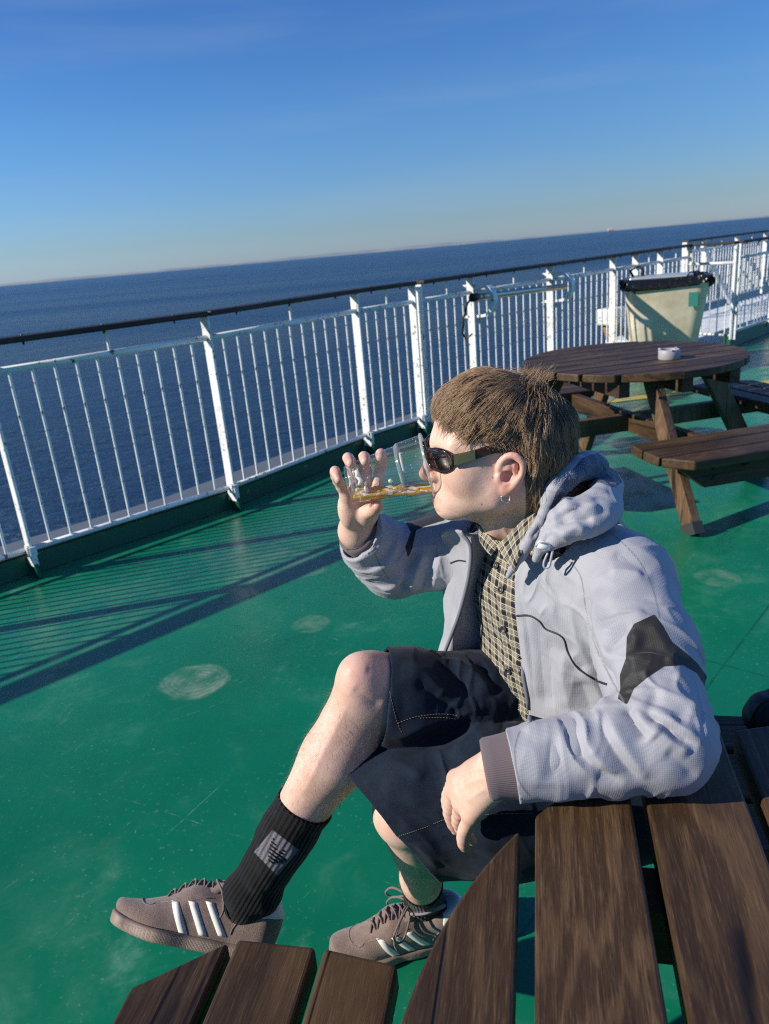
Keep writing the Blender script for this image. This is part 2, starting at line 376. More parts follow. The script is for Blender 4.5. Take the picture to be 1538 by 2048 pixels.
YA, YB = onz(1190, 806)[:2], onz(1538, 765)[:2]; yd = (YB-YA)/np.hypot(*(YB-YA)); yn = np.array([-yd[1], yd[0]])*.075
link_mesh('deck_marking', [(*(YA-yd*.6-yn), .004), (*(YB+yd*6-yn), .004), (*(YB+yd*6+yn), .004), (*(YA-yd*.6+yn), .004)], [(0, 1, 2, 3)], YEL.m)['kind'] = 'structure'

# ------------------------------------------------------------------ railings
BOLT = [None]
def railing(name, label, pts, foot=True, handrail=True, z_top=1.125, z_mid=1.01, z_bot=.145, gap=.106, hooks=(), bal_mesh=[None, None]):
    root = empty(name, (*pts[0], 0)); tag(root, label, 'railing', 'railings round the deck')
    o0 = np.array([*pts[0], 0.0])
    L3 = lambda p, z: np.array([p[0], p[1], z]) - o0
    for i, p in enumerate(pts):
        t = pts[min(i+1, len(pts)-1)] - pts[max(i-1, 0)]; t = t/np.hypot(*t); rz = math.atan2(t[1], t[0])
        b = MB(); b.box(L3(p, (z_top+.10)/2), (.014, .068, z_top-.10), rz)
        po = bevel(b.build('post', WHITE, root), .002, 1)
        if foot:
            b = MB(); inn = np.array([t[1], -t[0]])
            b.box(L3(p + inn*.012, .115), (.026, .074, .10), rz); b.box(L3(p + inn*.02, .14), (.044, .030, .05), rz)
            b.build('bracket', WHITE2, po)
            b = MB(); q = p + inn*.016; m = Matrix.Rotation(rz-math.pi/2, 4, 'Z'); m.translation = Vector(L3(q, 0.0))
            b.prism([(-.035, .004), (.04, .004), (.036, .075), (-.036, .075)], -.008, .008, m @ Matrix.Rotation(math.pi/2, 4, 'X'))
            b.box(L3(p+inn*.03, .04), (.014, .055, .075), rz)
            b.build('foot', GREEN_D, po)
    if handrail:
        for i in range(len(pts)-1):
            t = pts[i+1]-pts[i]; ln = np.hypot(*t); t = t/ln; rz = math.atan2(t[1], t[0])
            b = MB(); b.box((0, 0, 0), (.118, ln-.004, .028))
            h = b.build('handrail', WOODR, root); h.location = L3((pts[i]+pts[i+1])/2, z_top+.015); h.rotation_euler = (0, 0, rz-math.pi/2); bevel(h, .007)
            nb = max(2, int(ln/.38))
            for k in range(nb):
                y = -ln/2 + (k+.5)*ln/nb
                if BOLT[0] is None:
                    bb = MB(); bb.lathe([(0, .0195), (.005, .0195), (.007, .0155), (.006, .0), (.006, -.022), (.003, -.030), (0, -.030)], 8); BOLT[0] = bb.build('bolt', DARKST, h); bo = BOLT[0]
                else:
                    bo = BOLT[0].copy(); COL.objects.link(bo); bo.parent = h
                bo.location = (.02, y, 0)
    bt, bs = None, None
    for i in range(len(pts)-1):
        a, c = pts[i], pts[i+1]; ln = np.hypot(*(c-a)); d = (c-a)/ln
        b = MB(); b.tube([L3(a + d*.005, z_mid), L3(c - d*.005, z_mid)], .0165, 10); b.build('top_rail', WHITE2, root, True)
        b = MB(); b.tube([L3(a + d*.005, z_bot), L3(c - d*.005, z_bot)], .0145, 10); b.build('bottom_rail', WHITE2, root, True)
        nb = max(1, round(ln/gap)-1)
        for k in range(nb):
            p = a + d*ln*(k+1)/(nb+1)
            if bt is None:
                q = MB(); q.tube([(0, 0, z_bot+.008), (0, 0, (z_bot+z_mid)/2), (0, 0, z_mid-.01)], .0070, 7, cap=False); bt = q.build('baluster', WHITE2, root, True); o = bt
            else:
                o = bt.copy(); COL.objects.link(o); o.parent = root
            o.location = L3(p, 0)
        mid = (a+c)/2 + d*.02
        if ln > .5:
            b = MB(); b.tube([L3(mid, z_mid+.01), L3(mid, z_top+.005)], .008, 7, cap=False); b.build('stub', WHITE, root, True)
    return root
railing('railing', 'long white rusty railing with dark wooden handrail at left, nearest the camera', RAILPTS)
railing('railing', 'white railing behind the man\'s head, carrying a metal tube in two hooks', RAIL2, foot=False)
railing('railing', 'short white gate panel of railing just right of the metal bin', [END2, CORN], foot=False, handrail=True, z_mid=.93)
railing('railing', 'white railing at far right edge standing on a green kerb', SEC3, foot=False, z_mid=.98, z_bot=.19)
b = MB(); nrm = np.array([-RDIR[1], RDIR[0]])
q0 = END2 + nrm*.10 - RDIR*.5; q1 = END2 + nrm*.1 + RDIR*7
root = railing('railing', 'outer white railing with slanting brace behind the gate at right', [END2+nrm*1.0+RDIR*2.2, END2+nrm*1.0+RDIR*2.9, END2+nrm*1.0+RDIR*4.2, END2+nrm*1.0+RDIR*5.5], foot=False, z_mid=.99, z_bot=.2)
b = MB(); b.bar((0.45, .45, 1.05), (1.35, 1.35, .1), .05, .08); b.build('brace', WHITE, root)
# white outer platform seen through the gate
b = MB(); m = Matrix.Rotation(math.pi/2-RD, 4, 'Z'); m.translation = Vector((*(END2+nrm*.55+RDIR*3.2), 0))
b.prism([(-3.0, -.5), (4.5, -.5), (4.5, .6), (-3.0, .6)], -.22, .02, m); b.build('outer_platform', WHITE)['kind'] = 'structure'
# white fairlead box outboard of the rail, left of the bin
q = P(1222, 632, 8.6); root = empty('deck_fitting', (q[0], q[1], q[2]-.6)); tag(root, 'rusty white steel fitting outside the railing left of the bin', 'ship fitting')
b = MB(); b.box((0, 0, .60), (.30, .22, .18), RD); bevel(b.build('box', WHITE2, root), .02)
b = MB(); b.tube([(.05, 0, .58), (.3, .12, .3), (.42, .2, -.4)], .07, 12); b.build('arm', WHITE, root, True)
b = MB(); b.tube([(-.06, -.02, .52), (-.02, -.02, .35), (.05, 0, .25)], [.05, .04, .03], 10); b.build('rusty_pipe', simple('rust', (.23, .12, .06), .8), root, True)
# metal tube in two C hooks with its cable
h5, h6 = RAIL2[1], RAIL2[2]; inn = np.array([RDIR[1], -RDIR[0]])
root = empty('tube_lamp', (*h5, .9)); tag(root, 'grey metal tube held along the railing by two white C-shaped hooks', 'tube lamp')
T = lambda s, o, z: (RDIR[0]*s + inn[0]*o, RDIR[1]*s + inn[1]*o, z)
b = MB(); b.tube([T(-.07, .11, .075), T(.0, .11, .075), T(.8, .11, .055), T(1.24, .11, .042)], .026, 14); b.build('tube', NM('tube_metal').set(color=(.42, .40, .34), rough=.3, metal=.9).m, root, True)
b = MB(); b.tube([T(-.13, .11, .078), T(-.06, .11, .078)], .032, 14); b.build('end_cap', BLACKP, root, True)
for s in (.04, 1.20):
    prof = [(-.05, .118), (.03, .122), (.09, .118)] + [(.10+math.cos(R_(80-k*16.0))*.085, .012+math.sin(R_(80-k*16.0))*.108) for k in range(11)] + [(.09, -.098), (-.0, -.104), (-.06, -.104)]
    b = MB(); n_ = len(prof); vs = [T(s+e, .08+(o-.08)*1.30, .03+z*1.16) for e in (-.028, .028) for o, z in prof] + [T(s+e, .08+(o-.08)*1.0, .03+z*.96) for e in (-.028, .028) for o, z in prof]
    fs = [(q[0]+i, q[0]+i+1, q[1]+i+1, q[1]+i) for i in range(n_-1) for q in ((0, n_), (3*n_, 2*n_), (n_, 3*n_), (2*n_, 0))]
    b.add(vs, fs); b.build('hook', WHITE, root)
b = MB(); pc = [T(-.13, .11, .078), T(-.19, .11, .04), T(-.23, .10, -.06), T(-.225, .08, -.18), T(-.16, .06, -.23), T(-.03, .02, -.21)]
b.tube(pc, .009, 7); b.build('cable', BLACKP, root, True)

# ------------------------------------------------------------------ round picnic tables
TR = .57
def chord_plank(x0, x1, r, z0, z1):
    n = 9
    def arc(xa, xb, sgn): return [(x, sgn*math.sqrt(max(r*r-x*x, 0))) for x in np.linspace(xa, xb, n)]
    top = arc(x1, x0, 1); bot = arc(x0, x1, -1)
    poly = bot + top
    out = []
    for p in poly:
        if not out or math.hypot(p[0]-out[-1][0], p[1]-out[-1][1]) > 1e-4: out.append(p)
    return MB().prism(out, z0, z1)
def picnic_table(loc, rz, label):
    root = empty('picnic_table', loc, rz); tag(root, label, 'picnic table', 'round picnic tables on the deck')
    for k in range(-4, 5):
        x0, x1 = k*.13-.056, k*.13+.056
        x0, x1 = max(x0, -TR+.004), min(x1, TR-.004)
        bevel(chord_plank(x0, x1, TR, .702, .740).build('tabletop_plank', WOODT, root), .004)
    for y in (-.30, .0, .30):
        L = math.sqrt(.5*.5 - y*y*.6); b = MB(); b.box((0, y, .662), (2*L, .06, .078)); bevel(b.build('batten', WOODB, root), .004)
    # frame: two pairs of crossing beams carry the seats
    for y in (.0,):
        b = MB(); b.prism([(-.98, .435), (.98, .435), (.98, .39), (.86, .335), (-.86, .335), (-.98, .39)], -.0225, .0225, Matrix.Translation((0, y, 0)) @ Matrix.Rotation(math.pi/2, 4, 'X'))
        bevel(b.build('beam', WOODB, root), .003)
    for x in (.0,):
        b = MB(); b.prism([(-.985, .432), (.985, .432), (.985, .387), (.865, .338), (-.865, .338), (-.985, .387)], -.0225, .0225, Matrix.Translation((x, 0, 0)) @ Matrix.Rotation(math.pi/2, 4, 'Z') @ Matrix.Rotation(math.pi/2, 4, 'X'))
        bevel(b.build('beam', WOODL, root), .003)
    for k in range(4):
        a = k*math.pi/2 + 0.0; d = Vector((math.sin(a), math.cos(a), 0)); s = Vector((d.y, -d.x, 0))
        o = s*.11
        b = MB(); b.bar(d*.36 + o + Vector((0, 0, .70)), d*.74 + o + Vector((0, 0, .03)), .045, .095, up=(d.x, d.y, .5)); lg = bevel(b.build('leg', WOODL, root), .004)
        b = MB(); b.bar(d*.728 + o + Vector((0, 0, .050)), d*.757 + o + Vector((0, 0, .0)), .053, .105, up=(d.x, d.y, .5)); b.build('shoe', simple('dark_plastic_shoe', (.03, .034, .03), .6) if k == 0 else bpy.data.materials['dark_plastic_shoe'], lg)
        # seat
        seat = empty('bench_seat', d*.82); seat.parent = root; seat.rotation_euler = (0, 0, -a)
        for j, (y0, y1, hl, hl2) in enumerate(((-.182, -.072, .378, .392), (-.060, .060, .392, .392), (.072, .182, .386, .300))):
            b = MB(); b.prism([(-hl, y0), (hl, y0), (hl2, y1), (-hl2, y1)], .406, .450)
            bevel(b.build('seat_plank', WOODB, seat), .007, 3)
        b = MB(); b.prism([(-.33, .403), (-.20, .30), (.20, .30), (.33, .403)], -.02, .02, Matrix.Translation((0, .10, 0)) @ Matrix.Rotation(math.pi/2, 4, 'X'))
        bevel(b.build('seat_bearer', WOODB, seat), .003)
        for bx in (-.2, .16):
            for bz in (.34, .38):
                bb = MB(); bb.lathe([(0, .006), (.007, .006), (.009, .003), (.009, 0)], 8, Matrix.Translation((bx, .12, bz)) @ Matrix.Rotation(-math.pi/2, 4, 'X')); bb.build('bolt', DARKST, seat)
    return root
T1 = (.503, .269)
picnic_table((*T1, 0), -R_(12.5), 'dark brown picnic table in front, with the man leaning his elbow on it')
T2C = onz(1263, 712, .74)
picnic_table((T2C[0], T2C[1], 0), -R_(78), 'round dark picnic table further back with a pale ashtray on top')
# ashtray
q = onz(1338, 718, .741); root = empty('ashtray', (q[0], q[1], .7405)); tag(root, 'pale round ashtray on the far table', 'ashtray')
ASH = simple('pale_ceramic', (.33, .32, .34), .5)
b = MB(); b.lathe([(0, 0), (.050, 0), (.053, .005), (.053, .046), (.050, .050), (.042, .050), (.040, .045), (.038, .012), (0, .012)], 28); b.build('bowl', ASH, root, True)
b = MB()
for k in range(3):
    a = k*2.09+.4; b.tube([(math.cos(a)*.037, math.sin(a)*.037, .0495), (math.cos(a)*.055, math.sin(a)*.055, .051)], .005, 8)
b.build('rest_notch', ASH, root, True)

# ------------------------------------------------------------------ steel bin with bag
BS = 1.13; q = P(1330, 634, 6.5*BS); BX, BY = q[0], q[1]; rz = R_(-22)
root = empty('waste_bin', (BX, BY, 0), rz); root.scale = (BS, BS, .985); tag(root, 'dented galvanised steel bin beside the railing with green sticker', 'bin')
STEEL = mat_steel()
def rrect(hx, hy, r, n=6):
    pts = []
    for cx, cy, a0 in ((hx-r, hy-r, 0), (-hx+r, hy-r, 90), (-hx+r, -hy+r, 180), (hx-r, -hy+r, 270)):
        for k in range(n+1):
            a = R_(a0 + 90*k/n); pts.append((cx+r*math.cos(a), cy+r*math.sin(a)))
    return pts
b = MB(); zs = np.linspace(.03, .90, 14); rings = []
for z in zs:
    f = (z-.03)/.87; ring = rrect(.235+.105*f, .235+.08*f, .10)
    for x, y in ring:
        dn = .014*math.sin(z*9+x*7)*math.sin(x*9+1)+.02*math.exp(-((x-.24)**2+(z-.62)**2)/.008)
        rings.append((x*(1-dn), y*(1-dn)+.5*dn*.2, z))
m_ = len(rrect(.2, .2, .10)); fs = [(i*m_+k, i*m_+(k+1) % m_, (i+1)*m_+(k+1) % m_, (i+1)*m_+k) for i in range(len(zs)-1) for k in range(m_)]
fs.append(tuple(range(m_-1, -1, -1))); b.add(rings, fs); b.build('body', STEEL, root, True)
b = MB(); b.box((-.04, .03, .935), (.50, .44, .020)); bevel(b.build('lid', simple('bin_lid_metal', (.62, .66, .62), .35, metal=.5), root), .012)
b = MB(); b.tube([(.16, -.2, .93), (.18, -.2, .965), (.24, -.19, .975), (.29, -.18, .94)], .007, 6); b.build('handle', DARKST, root, True)
b = MB(); b.tube([(-.27, .1, .93), (-.30, .1, 1.0), (-.24, .1, 1.04), (-.19, .1, 1.0), (-.2, .1, .93)], .012, 8); b.build('clamp', DARKST, root, True)
b = MB(); b.prism([(-.035, -.065), (.035, -.065), (.035, .065), (-.035, .065)], 0, .003, Matrix.Translation((.215, -.307, .73)) @ Matrix.Rotation(R_(90-5), 4, 'X')); b.build('sticker', simple('green_sticker', (.03, .20, .15), .5), root)
# bag folded over the rim
nseg = 96; vs = []; fs = []
prof = [(-.06, .918), (.008, .930), (.030, .915), (.034, .885), (.024, .855), (.012, .835)]
base = rrect(.335, .31, .10, 23)
rngb = np.random.RandomState(3)
for j, (o, z) in enumerate(prof):
    for k in range(nseg):
        x, y = base[k % len(base)]; l = math.hypot(x, y); th = math.atan2(y, x)
        w = .024*math.sin(th*13+j*1.7)*math.sin(th*5.1+1) + rngb.uniform(-.015, .015)
        dip = (.034*math.sin(th*3+1.0)+.17*math.exp(-((th+1.62)/.17)**2)+.03*math.exp(-((th+.5)/.2)**2)+.030*math.sin(th*11)+.018*math.sin(th*23))*(j/5)
        vs.append((x*(1+(o+w*(.3+j*.25))/l*1.0), y*(1+(o+w*(.3+j*.25))/l), z-dip+rngb.uniform(-.014, .014)))
for j in range(len(prof)-1):
    for k in range(nseg): fs.append((j*nseg+k, j*nseg+(k+1) % nseg, (j+1)*nseg+(k+1) % nseg, (j+1)*nseg+k))
bagm = NM('black_bin_liner'); bagm.set(color=(.008, .008, .009), rough=.3, spec=.6); bagm.bump(bagm.noise(bagm.coord('Object'), 18, 1.5, .5, 1.0), .6, .02)
o = link_mesh('bin_liner', vs, fs, bagm.m, None, False, (BX, BY, 0)); o.rotation_euler = (0, 0, rz); o.scale = (BS, BS, .985)
tag(o, 'crumpled black plastic liner folded over the bin rim', 'bin bag')
# distant ferry on the horizon
q = P(1221, 466, 9000); root = empty('distant_ship', (q[0], q[1], SEA_Z)); tag(root, 'tiny pale ship on the horizon', 'ship')
b = MB(); b.box((0, 0, 11), (70, 16, 22)); b.build('hull', simple('ship_red', (.42, .22, .18), .7), root)
b = MB(); b.box((-6, 0, 32), (44, 15, 20)); b.box((8, 0, 46), (8, 8, 9)); b.build('superstructure', simple('ship_white', (.8, .74, .7), .6), root)
# ================================================================== implicit modelling kit (smooth unions, meshed to one continuous surface)
F32 = np.float32
def V3(*a): return np.array(a, F32)
def smin(a, b, k):
    h = np.maximum(k-np.abs(a-b), 0)/k
    return np.minimum(a, b) - h*h*k*.25
def smax(a, b, k): return -smin(-a, -b, k)
class Prim:
    def __init__(s, f, c, r, op='u', k=.01): s.f, s.c, s.r, s.op, s.k = f, np.asarray(c, F32), float(r), op, float(k)
def cone(a, b, ra, rb, k=.01, op='u'):
    a, b = np.asarray(a, F32), np.asarray(b, F32); ab = b-a; l2 = float(ab@ab)+1e-12
    def f(p):
        t = np.clip((p-a)@ab/l2, 0, 1); q = p - a - t[:, None]*ab
        return np.sqrt((q*q).sum(1)) - (ra+(rb-ra)*t)
    return Prim(f, (a+b)/2, math.sqrt(l2)/2+max(ra, rb), op, k)
def chain(pts, rs, k=.01, op='u'):
    return [cone(pts[i], pts[i+1], rs[i], rs[i+1], k if i == 0 else .004+.25*min(rs[i], k), op) for i in range(len(pts)-1)]
def ell(c, r, Mx=None, k=.01, op='u'):
    c = np.asarray(c, F32); r = np.asarray(r, F32); Mx = np.eye(3, dtype=F32) if Mx is None else np.asarray(Mx, F32)   # rows = local axes
    def f(p):
        q = (p-c) @ Mx.T; k0 = np.sqrt(((q/r)**2).sum(1)); k1 = np.sqrt(((q/(r*r))**2).sum(1))+1e-9
        return k0*(k0-1)/k1
    return Prim(f, c, float(r.max()), op, k)
def etube(st, k=.02, op='u'):
    """elliptical tube segments: stations (centre, half width, half depth, width axis)"""
    out = []
    for i in range(len(st)-1):
        (c0, w0, d0, s0), (c1, w1, d1, s1) = st[i], st[i+1]
        c0, c1 = np.asarray(c0, F32), np.asarray(c1, F32); ab = c1-c0; L = float(np.linalg.norm(ab)); ax = ab/L
        s = (np.asarray(s0, F32)+np.asarray(s1, F32))/2; s = s-ax*(s@ax); s /= np.linalg.norm(s); g = np.cross(ax, s)
        def f(p, c0=c0, ax=ax, L=L, s=s, g=g, w0=w0, w1=w1, d0=d0, d1=d1):
            q = p-c0; y = q@ax; t = np.clip(y/L, 0, 1); w = w0+(w1-w0)*t; d = d0+(d1-d0)*t
            ex = y-t*L; u = q@s; v = q@g
            m = np.minimum(w, d); rr = np.sqrt((u/w)**2+(v/d)**2+(ex/m)**2)
            g2 = np.sqrt((u/(w*w))**2+(v/(d*d))**2+(ex/(m*m))**2)+1e-9
            return rr*(rr-1)/g2
        out.append(Prim(f, (c0+c1)/2, L/2+max(w0, w1, d0, d1), op, k if i == 0 else .05))
    return out
def half(pt, nrm, k=.003):                                             # keep the side the normal points away from
    pt, nrm = np.asarray(pt, F32), np.asarray(nrm, F32); nrm = nrm/np.linalg.norm(nrm)
    return Prim(lambda p: (p-pt)@nrm, pt, 1e9, 'i', k)
def field(prims, mg=.035):
    def F(p):
        p = np.asarray(p, F32); D = np.full(len(p), 1e3, F32)
        for q in prims:
            if q.r > 1e8:
                d = q.f(p); D = smax(D, d, q.k) if q.op == 'i' else smax(D, -d, q.k); continue
            e = p-q.c; ds = np.sqrt((e*e).sum(1)) - q.r
            m = ds < mg+q.k
            if q.op == 'u':
                far = ~m; D[far] = np.minimum(D[far], ds[far])
            if not m.any(): continue
            pm = p if m.all() else p[m]
            d = q.f(pm)
            if q.op == 'u': D[m] = smin(D[m], d, q.k)
            else: D[m] = smax(D[m], -d, q.k)
        return D
    return F
def shell(F, t, Fin=None):                                             # hollow shell of thickness t under the surface
    return lambda p: (lambda d: np.maximum(d, -(d+t)))(F(p))
def mesh_sdf(F, lo, hi, h, S=16, project=1, smooth=1):
    lo, hi = np.asarray(lo, float), np.asarray(hi, float)
    n = np.ceil((hi-lo)/(h*S)).astype(int)+1
    g = np.stack(np.meshgrid(*[np.arange(k) for k in n], indexing='ij'), -1).reshape(-1, 3)*S
    while True:
        c = lo + (g+S*.5)*h
        d = F(c.astype(F32)); g = g[np.abs(d) < S*h*.87*1.35+.0005]
        if S == 1: break
        S //= 2
        g = (g[:, None, :] + np.array([(i, j, k) for i in (0, S) for j in (0, S) for k in (0, S)])[None]).reshape(-1, 3)
    B = 1 << 20
    key = lambda q: (q[..., 0].astype(np.int64)*B + q[..., 1])*B + q[..., 2]
    off = np.array([(i, j, k) for i in (0, 1) for j in (0, 1) for k in (0, 1)])
    ck = key(g[:, None, :]+off[None]); uk, inv = np.unique(ck, return_inverse=True); inv = inv.reshape(ck.shape)
    uc = np.stack([uk//(B*B), (uk//B) % B, uk % B], -1)
    fv = F((lo+uc*h).astype(F32)); cv = fv[inv]
    mixed = (cv < 0).any(1) & (cv >= 0).any(1); g = g[mixed]; cv = cv[mixed]
    acc = np.zeros((len(g), 3)); cnt = np.zeros(len(g))
    for i in range(8):
        for j in range(i+1, 8):
            if np.abs(off[i]-off[j]).sum() != 1: continue
            a, b = cv[:, i], cv[:, j]; m = (a < 0) != (b < 0)
            t = np.where(m, a/(np.where(m, a-b, 1)), 0)
            acc += np.where(m[:, None], off[i]+t[:, None]*(off[j]-off[i]), 0); cnt += m
    V = lo + (g+acc/cnt[:, None])*h
    gk = key(g); order = np.argsort(gk); sk = gk[order]
    def look(q):
        kk = key(q); i = np.clip(np.searchsorted(sk, kk), 0, len(sk)-1); ok = sk[i] == kk
        return np.where(ok, order[i], -1)
    faces = []
    for ax in range(3):
        b, c = [(1, 2), (2, 0), (0, 1)][ax]; eb = np.eye(3, dtype=int)[b]; ec = np.eye(3, dtype=int)[c]
        i1 = [k for k in range(8) if (off[k] == np.eye(3, dtype=int)[ax]).all()][0]
        a0, a1 = cv[:, 0] < 0, cv[:, i1] < 0; m = np.where(a0 != a1)[0]
        q = np.stack([m, look(g[m]-eb), look(g[m]-eb-ec), look(g[m]-ec)], -1)
        ok = (q >= 0).all(1); q = q[ok]; flip = ~a0[m][ok]
        q[flip] = q[flip][:, ::-1]; faces.append(q)
    Q = np.concatenate(faces)
    if smooth:
        for _ in range(smooth): V = lap(V, Q, .5)
    for _ in range(project):
        e = h*.5; f0 = F(V.astype(F32)); gr = np.stack([F((V+np.eye(3)[i]*e).astype(F32)) for i in range(3)], -1)-f0[:, None]; gr /= e
        l2 = np.maximum((gr*gr).sum(1), .25); st = np.clip(f0/l2, -h, h); V = V - gr*st[:, None]
    return V, Q
def lap(V, Q, w):
    s = np.zeros_like(V); c = np.zeros(len(V))
    for i in range(4):
        a, b = Q[:, i], Q[:, (i+1) % 4]
        for k in range(3):
            s[:, k] += np.bincount(a, V[b, k], len(V)) + np.bincount(b, V[a, k], len(V))
        c += np.bincount(a, minlength=len(V)) + np.bincount(b, minlength=len(V))
    return V*(1-w) + w*s/np.maximum(c, 1)[:, None]
def normals(V, Q):
    n = np.cross(V[Q[:, 2]]-V[Q[:, 0]], V[Q[:, 3]]-V[Q[:, 1]]); N = np.zeros_like(V)
    for i in range(4):
        for k in range(3): N[:, k] += np.bincount(Q[:, i], n[:, k], len(V))
    return N/np.maximum(np.linalg.norm(N, axis=1), 1e-12)[:, None]
def to_obj(name, V, Q, mat, parent=None, attrs=None):
    me = bpy.data.meshes.new(name); nv, nf = len(V), len(Q); k = Q.shape[1]
    me.vertices.add(nv); me.vertices.foreach_set('co', np.asarray(V, F32).ravel())
    me.loops.add(nf*k); me.loops.foreach_set('vertex_index', Q.astype(np.int32).ravel())
    me.polygons.add(nf); me.polygons.foreach_set('loop_start', np.arange(0, nf*k, k, dtype=np.int32)); me.polygons.foreach_set('loop_total', np.full(nf, k, np.int32))
    me.polygons.foreach_set('use_smooth', np.ones(nf, bool)); me.update(calc_edges=True)
    for a, v in (attrs or {}).items():
        at = me.attributes.new(a, 'FLOAT', 'POINT'); at.data.foreach_set('value', np.asarray(v, F32))
    me.materials.append(mat); o = bpy.data.objects.new(name, me); COL.objects.link(o)
    if parent: o.parent = parent
    return o
def bvh(V, Q): return BVHTree.FromPolygons([tuple(v) for v in V], [tuple(int(i) for i in q) for q in Q])
def hit(tree, px, py):
    r = ray(px, py); h = tree.ray_cast(Vector(CC), Vector(r).normalized())
    return (None, None) if h[0] is None else (np.array(h[0]), np.array(h[1]))
def resample(pts, n):
    pts = np.asarray(pts, float); seg = np.linalg.norm(np.diff(pts, axis=0), axis=1); s = np.r_[0, np.cumsum(seg)]
    # smooth Catmull-Rom through the points
    u = np.linspace(0, s[-1], n); out = []
    m = len(pts)
    for x in u:
        i = min(np.searchsorted(s, x, 'right')-1, m-2); t = (x-s[i])/max(s[i+1]-s[i], 1e-9)
        p0, p1, p2, p3 = pts[max(i-1, 0)], pts[i], pts[i+1], pts[min(i+2, m-1)]
        out.append(.5*((2*p1)+(-p0+p2)*t+(2*p0-5*p1+4*p2-p3)*t*t+(-p0+3*p1-3*p2+p3)*t**3))
    return np.array(out)
def trace(tree, pix, n=24, lift=0.0):
    out = []; nn = []
    for x, y in resample(pix, n):
        p, nr = hit(tree, x, y)
        if p is not None: out.append(p+nr*lift); nn.append(nr)
    return np.array(out), np.array(nn)
def polydist(V, pts):
    """distance to a polyline, parameter 0..1 along it"""
    best = np.full(len(V), 1e3); par = np.zeros(len(V)); sd = np.zeros(len(V)); n = len(pts)-1
    for i in range(n):
        a, b = pts[i], pts[i+1]; ab = b-a; l2 = ab@ab+1e-12; t = np.clip((V-a)@ab/l2, 0, 1); d = np.linalg.norm(V-a-t[:, None]*ab, axis=1)
        m = d < best; best[m] = d[m]; par[m] = (i+t[m])/n
    return best, par
def folds(V, Q, specs, taper=.25):
    """cloth folds: each spec = pixel polyline, width, height (+ridge / -groove), optional steepness"""
    tree = bvh(V, Q); N = normals(V, Q); D = np.zeros(len(V))
    for sp in specs:
        pix, w, a = sp[:3]; pts, nn = trace(tree, pix, 20)
        if len(pts) < 3: continue
        lo, hi = pts.min(0)-3*w, pts.max(0)+3*w; m = np.where(((V > lo) & (V < hi)).all(1))[0]
        if not len(m): continue
        d, t = polydist(V[m], pts); nm = nn[np.clip((t*(len(nn)-1)).round().astype(int), 0, len(nn)-1)]
        face = np.clip((N[m]*nm).sum(1)*1.6+.1, 0, 1)
        tp = np.clip(np.minimum(t, 1-t)/taper, 0, 1); tp = tp*tp*(3-2*tp)
        pw = sp[3] if len(sp) > 3 else 1.45
        D[m] += a*np.exp(-(d/w)**pw)*tp*face
    return V + N*D[:, None]
def vnoise(P, scale, seed=0):
    """smooth value noise"""
    rs = np.random.RandomState(seed); T = rs.rand(64, 64, 64).astype(F32)*2-1
    q = np.asarray(P, float)*scale; i = np.floor(q).astype(int); f = q-i; f = f*f*(3-2*f); i &= 63; j = (i+1) & 63
    r = 0
    for a in (0, 1):
        for b in (0, 1):
            for c in (0, 1):
                ww = (f[:, 0] if a else 1-f[:, 0])*(f[:, 1] if b else 1-f[:, 1])*(f[:, 2] if c else 1-f[:, 2])
                r = r + ww*T[(j if a else i)[:, 0], (j if b else i)[:, 1], (j if c else i)[:, 2]]
    return r
def inpoly_sd(x, y, poly):
    """signed pixel distance to polygon (negative inside)"""
    poly = np.asarray(poly, float); n = len(poly); d = np.full(len(x), 1e9); ins = np.zeros(len(x), bool)
    for i in range(n):
        a, b = poly[i], poly[(i+1) % n]; e = b-a; wx, wy = x-a[0], y-a[1]
        t = np.clip((wx*e[0]+wy*e[1])/(e@e+1e-9), 0, 1); d = np.minimum(d, (wx-t*e[0])**2+(wy-t*e[1])**2)
        c1 = (a[1] <= y) != (b[1] <= y); xx = a[0]+(y-a[1])/(b[1]-a[1]+1e-12)*e[0]
        ins ^= c1 & (x < xx)
    d = np.sqrt(d); return np.where(ins, -d, d)

def crease(V, Q, c, rad, ax, freq, amp, seed, stretch=.25, N=None):
    """fine ridged creases running across the direction ax, inside a soft ball"""
    c = np.asarray(c, float); ax = np.asarray(ax, float)/np.linalg.norm(ax); q = V-c; d = np.linalg.norm(q, axis=1); m = np.where(d < rad)[0]
    if not len(m): return V
    if N is None: N = normals(V, Q)
    q = q[m]; u = (q@ax)[:, None]*ax; w = q-u; s = (u*1.0+w*stretch)
    s = s + .012*np.stack([vnoise(q, 14, seed+k) for k in (1, 2, 3)], -1)
    n = np.abs(vnoise(s, freq, seed)); r = np.clip(1-n*2.6, 0, 1)**1.6; k = np.clip(1-d[m]/rad, 0, 1); k = np.clip(k*2.2, 0, 1)
    msk = np.clip(vnoise(q, 12, seed+9)*1.4+.75, .15, 1)
    V = V.copy(); V[m] += N[m]*((r-.25)*amp*k*msk)[:, None]; return V
